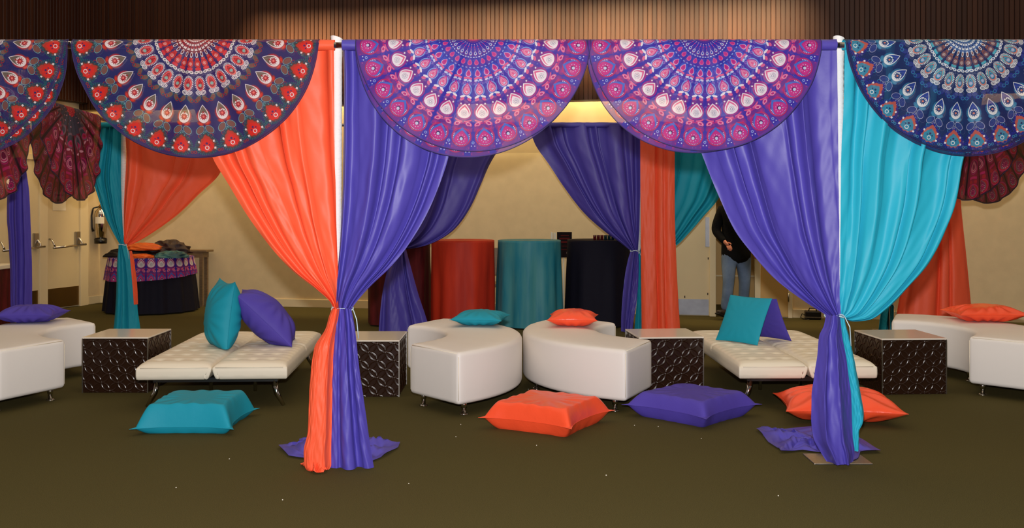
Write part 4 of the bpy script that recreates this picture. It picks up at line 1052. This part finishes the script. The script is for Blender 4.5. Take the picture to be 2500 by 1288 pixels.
# console against the wall
t = thing('console_table', 'grey brown console table behind the clothing table', 'table', tuple(back(1.15, 0.15, 0)), math.atan2(be.y, be.x))
mb = MB(); mb.box(-0.75, 0.75, -0.11, 0.11, 0.80, 0.83); mb.build('tabletop', M['table_wood'], t, bevel=0.005)
mb = MB(); mb.box(-0.68, 0.68, -0.09, 0.09, 0.72, 0.80); mb.build('apron', M['table_wood'], t)
for a in (-1, 1):
    for b_ in (-1, 1):
        mb = MB(); mb.box(a * 0.65 - 0.025, a * 0.65 + 0.025, b_ * 0.07 - 0.02, b_ * 0.07 + 0.02, 0, 0.72); mb.build('leg', M['table_wood'], t)
# fire extinguisher
ep = left(tl(243) + 0.12, 0.12, 0.0)
t = thing('fire_extinguisher', 'chrome fire extinguisher hung on the wall by the cream doors', 'fire extinguisher', (ep.x, ep.y, 0.91))
mb = MB(); mb.lathe([(0.09, 0.0), (0.092, 0.07)], (0, 0, 0), 24); mb.build('base_band', M['black'], t, True)
mb = MB(); mb.lathe([(0.088, 0.06), (0.088, 0.44), (0.075, 0.49), (0.045, 0.525), (0.028, 0.535)], (0, 0, 0), 24); mb.build('cylinder', M['chrome'], t, True)
mb = MB(); mb.lathe([(0.028, 0.53), (0.028, 0.57), (0.018, 0.58)], (0, 0, 0), 14); mb.build('valve', M['brass'], t, True)
mb = MB(); mb.tube([(-0.02, 0, 0.57), (0.05, -0.02, 0.60), (0.13, -0.03, 0.585)], 0.010, 8); mb.tube([(-0.02, 0, 0.56), (0.06, -0.02, 0.565)], 0.008, 8); mb.build('handle', M['black'], t, True)
mb = MB(); mb.tube([(-0.02, -0.01, 0.555), (-0.10, -0.03, 0.53), (-0.125, -0.03, 0.42), (-0.12, -0.03, 0.25), (-0.10, -0.03, 0.18)], [0.012, 0.012, 0.012, 0.013, 0.019], 10); mb.build('hose', M['black'], t, True)
V = []; n = 14
th = np.linspace(-2.2, -0.6, n)[:, None]; zz = np.array([0.30, 0.40])[None, :]
V = np.stack(np.broadcast_arrays(0.0895 * np.cos(th), 0.0895 * np.sin(th), zz + 0 * th), -1).reshape(-1, 3)
arr_obj('label_sticker', V, grid_faces(n, 2), M['paper'], t)
mb = MB(); mb.box(-0.03, 0.03, 0.085, 0.10, 0.30, 0.45); mb.build('wall_bracket', M['black'], t)
# little wall lamp and a skirted table at the far left
lp = left(tl(6), 0.11, 1.81)
t = thing('wall_lamp', 'small glowing bulb near the left edge below the wine cloth', 'lamp', tuple(lp))
mb = MB(); mb.lathe([(0.006, 0.03), (0.026, 0.012), (0.030, -0.012), (0.018, -0.036), (0.004, -0.042)], (0, 0, 0), 16); mb.build('bulb', M['bulb'], t, True)
mb = MB(); mb.lathe([(0.016, 0.028), (0.016, 0.07)], (0, 0, 0), 12); mb.build('socket', M['brass'], t, True)
q = left(tl(6), 0.048, 1.88) - Vector(lp); mb = MB(); mb.tube([(0, 0, 0.07), q], 0.008, 8); mb.build('bracket', M['brass'], t, True)
t = thing('skirted_table', 'table with white top and maroon skirt at the left edge', 'table', (-6.66, 12.35, 0))
mb = MB(); mb.box(-0.38, 0.38, -0.34, 0.34, 0.70, 0.755); mb.build('tabletop', M['paper'], t, bevel=0.01)
pts = []
for s_, e_ in (((-.36, -.32), (.36, -.32)), ((.36, -.32), (.36, .32)), ((.36, .32), (-.36, .32)), ((-.36, .32), (-.36, -.32))):
    for k in np.linspace(0, 1, 40, endpoint=False): pts.append((s_[0] + (e_[0] - s_[0]) * k, s_[1] + (e_[1] - s_[1]) * k))
pts = np.array(pts); na = len(pts); nz = 14; zz = np.linspace(0.70, 0.01, nz)
wv = 1 + 0.03 * np.sin(np.arange(na) * 0.75)[:, None] * np.linspace(0.3, 1, nz)[None, :]
V = np.concatenate([pts[:, None, :] * wv[..., None], np.broadcast_to(zz[None, :, None], (na, nz, 1))], -1).reshape(-1, 3)
arr_obj('skirt', V, grid_faces(na, nz, True), M['maroon_velvet'], t)
# black equipment case on the carpet at the back wall
cp = at(1984, 779, F * HC / (779 - HY))
t = thing('equipment_case', 'black equipment case on the carpet by the back wall', 'case', (cp.x, cp.y, 0), -0.19)
mb = MB(); mb.box(-0.10, 0.10, -0.08, 0.08, 0.005, 0.11); mb.build('body', M['black'], t, bevel=0.012)
mb = MB(); mb.box(-0.103, 0.103, -0.083, 0.083, 0.028, 0.042); mb.build('metal_rim', M['steel'], t)
mb = MB(); mb.tube([(-0.05, 0, 0.11), (-0.04, 0, 0.145), (0.04, 0, 0.145), (0.05, 0, 0.11)], 0.008, 8); mb.build('handle', M['black'], t, True)
mb = MB(); mb.tube([(-0.09, 0.0, 0.05), (-0.13, 0.02, 0.07), (-0.15, 0.03, 0.02), (-0.12, -0.05, 0.008), (-0.05, -0.11, 0.008)], 0.006, 6); mb.build('cable', M['black'], t, True)

# ---------------------------------------------------------------- the man in the doorway
def skinned(name, V, Ed, m, parent, sub=2, root=0):
    me = bpy.data.meshes.new(name); me.from_pydata([v[:3] for v in V], Ed, [])
    o = bpy.data.objects.new(name, me); COL.objects.link(o)
    md = o.modifiers.new('skin', 'SKIN'); md.use_smooth_shade = True
    for i, v in enumerate(V):
        sv = me.skin_vertices[0].data[i]; r = v[3]; sv.radius = r if isinstance(r, tuple) else (r, r); sv.use_root = (i == root)
    o.modifiers.new('sub', 'SUBSURF').levels = sub; o.modifiers['sub'].render_levels = sub
    dg = bpy.context.evaluated_depsgraph_get(); dg.update()
    nm = bpy.data.meshes.new_from_object(o.evaluated_get(dg)); nm.name = name; nm.shade_smooth()
    bpy.data.objects.remove(o); nm.materials.clear()
    return link_mesh(name, nm, m, parent)
MX, MY = at(1797, HY, 13.22).x, 13.22
man = thing('person', 'person in black sweater and blue jeans walking through the doorway', 'person', (MX, MY, 0))
hpx = at(1775, 600, MY - 0.15); hd = (hpx.x - MX, -0.15, hpx.z)
body = [(0, 0, 0.95, .10), (0, 0, 1.15, .11), (0, 0, 1.38, .14), (0.0, 0, 1.50, .065), (0.0, -0.02, 1.585, .06), (0.0, -0.04, 1.67, .085), (0.0, -0.035, 1.755, .07),
        (-0.17, 0, 1.43, .055), (-0.255, 0.03, 1.16, .042), (hd[0] - 0.03, hd[1] + 0.03, hd[2] + 0.06, .028),
        (0.17, 0, 1.43, .055), (0.25, 0.03, 1.16, .042), (0.24, -0.06, 0.94, .028),
        (-0.09, 0, 0.90, .085), (-0.115, -0.12, 0.49, .058), (-0.155, -0.06, 0.10, .04),
        (0.09, 0, 0.90, .085), (0.125, 0.05, 0.48, .058), (0.13, 0.16, 0.10, .04)]
bed = [(0, 1), (1, 2), (2, 3), (3, 4), (4, 5), (5, 6), (2, 7), (7, 8), (8, 9), (2, 10), (10, 11), (11, 12), (0, 13), (13, 14), (14, 15), (0, 16), (16, 17), (17, 18)]
# palms joined to the wrists
def add_hand(wr, d, side):
    d = Vector(d).normalized(); w = Vector(body[wr][:3]); i0 = len(body)
    sv = Vector((side, 0.25, 0)); sv = (sv - d * sv.dot(d)).normalized()
    p = w + d * 0.05; body.append((*p, (.036, .018))); bed.append((wr, i0))
    p2 = w + d * 0.09; body.append((*p2, (.036, .016))); bed.append((i0, i0 + 1))
    return w, d, sv
h1 = add_hand(9, (0.45, -0.55, -0.6), 1.0); h2 = add_hand(12, (0.05, -0.25, -1), -1.0)
skinned('body', body, bed, M['skin'], man, 2)
for (w, d, sv) in (h1, h2):
    nrm = d.cross(sv).normalized()
    if nrm.y > 0: nrm = -nrm
    for k, ln_ in enumerate((0.068, 0.078, 0.073, 0.058)):
        p0 = w + d * 0.085 + sv * (0.027 - k * 0.018); p1 = p0 + d * ln_ * 0.5 - nrm * 0.006; p2 = p1 + (d * 0.75 - nrm * 0.55).normalized() * ln_ * 0.32; p3 = p2 + (d * 0.3 - nrm * 0.9).normalized() * ln_ * 0.26
        skinned('finger', [(*p0, .0095), (*p1, .009), (*p2, .0085), (*p3, .007)], [(0, 1), (1, 2), (2, 3)], M['skin'], man, 1)
    p0 = w + d * 0.03 + sv * 0.03; p1 = p0 + d * 0.025 + sv * 0.022; p2 = p1 + d * 0.03 + sv * 0.004
    skinned('thumb', [(*p0, .012), (*p1, .0105), (*p2, .008)], [(0, 1), (1, 2)], M['skin'], man, 1)
# face
for s_ in (-1, 1):
    mb = MB(); mb.lathe([(0.002, -0.011), (0.009, -0.006), (0.011, 0.0), (0.009, 0.006), (0.002, 0.011)], (s_ * 0.032, -0.118, 1.672), 12); mb.build('eye', M['paper'], man, True)
    mb = MB(); mb.lathe([(0.004, -0.03), (0.014, -0.012), (0.015, 0.012), (0.004, 0.03)], (s_ * 0.088, -0.03, 1.66), 10); mb.build('ear', M['skin'], man, True)
skinned('nose', [(0, -0.115, 1.675, .010), (0, -0.135, 1.645, .013), (0, -0.12, 1.635, .012)], [(0, 1), (1, 2)], M['skin'], man, 1)
mb = MB(); mb.tube([(-0.024, -0.112, 1.606), (0, -0.120, 1.604), (0.024, -0.112, 1.606)], [0.004, 0.007, 0.004], 8); mb.build('mouth', M['poster_red'], man, True)
skinned('hair', [(0, 0.0, 1.70, .085), (0, -0.025, 1.765, .080), (0, 0.02, 1.62, .06)], [(0, 1), (0, 2)], M['hair'], man, 2)
sw = [(0, 0, 0.70, (.22, .17)), (0, 0, 1.10, (.205, .145)), (0, 0, 1.36, (.20, .145)), (0, 0, 1.475, .085), (-0.19, 0.0, 1.42, .085), (-0.27, 0.03, 1.16, .068), (hd[0] - 0.025, hd[1] + 0.02, hd[2] + 0.045, .044),
      (0.19, 0, 1.42, .085), (0.265, 0.03, 1.16, .068), (0.24, -0.06, 0.945, .044)]
skinned('sweater', sw, [(0, 1), (1, 2), (2, 3), (2, 4), (4, 5), (5, 6), (2, 7), (7, 8), (8, 9)], M['sweater'], man, 2)
jn = [(0, 0, 0.90, (.18, .13)), (-0.10, -0.01, 0.78, .115), (-0.118, -0.10, 0.52, .080), (-0.135, -0.10, 0.33, .074), (-0.150, -0.06, 0.10, .076),
      (0.10, 0.01, 0.78, .115), (0.125, 0.05, 0.50, .080), (0.128, 0.11, 0.30, .072), (0.13, 0.16, 0.10, .074), (0, 0, 1.12, (.16, .11))]
skinned('jeans', jn, [(0, 1), (1, 2), (2, 3), (3, 4), (0, 5), (5, 6), (6, 7), (7, 8), (0, 9)], M['denim'], man, 2)
def shoe(x, y, yaw, pitch):
    pts = [(0, 0.06, 0.055, (.040, .045)), (0, 0.0, 0.06, (.043, .052)), (0, -0.10, 0.045, (.046, .036)), (0, -0.18, 0.034, (.040, .025))]
    Rm = Matrix.Rotation(yaw, 3, 'Z') @ Matrix.Rotation(pitch, 3, 'X')
    off = Vector((x, y, 0.0))
    P = []
    for a in pts: q = Rm @ Vector(a[:3]); P.append(q)
    so = [Rm @ Vector((0, yy, 0.008)) for yy in (0.10, 0.0, -0.12, -0.215)]
    lift = -min(q.z for q in so) + 0.004
    sh = skinned('shoe', [(*(q + off + Vector((0, 0, lift))), a[3]) for q, a in zip(P, pts)], [(0, 1), (1, 2), (2, 3)], M['shoe'], man, 2)
    skinned('sole', [(*(q + off + Vector((0, 0, lift))), (r, .011)) for q, r in zip(so, (.034, .044, .050, .034))], [(0, 1), (1, 2), (2, 3)], M['sole'], sh, 2)
shoe(-0.175, -0.10, -0.75, -0.30); shoe(0.13, 0.16, 0.05, 0.12)

# ---------------------------------------------------------------- white specks on the carpet
mb = MB()
for (x, y) in ((1125, 1036), (1113, 1066), (1310, 1087), (998, 1180), (1297, 766), (1549, 1038), (1607, 1041), (1712, 1070), (690, 1220), (430, 1190), (1290, 950), (1302, 946), (1900, 1210), (560, 1120), (1480, 1160)):
    d = F * HC / (y - HY); p = at(x, y, d); a = random.uniform(0, PI); s_ = random.uniform(0.0015, 0.003)
    mb.box(p.x - s_, p.x + s_, p.y - s_ * .7, p.y + s_ * .7, 0.0, 0.004)
mb.build('carpet_lint', M['lint'], label='white specks of lint scattered on the carpet', cat='lint', kind='stuff')
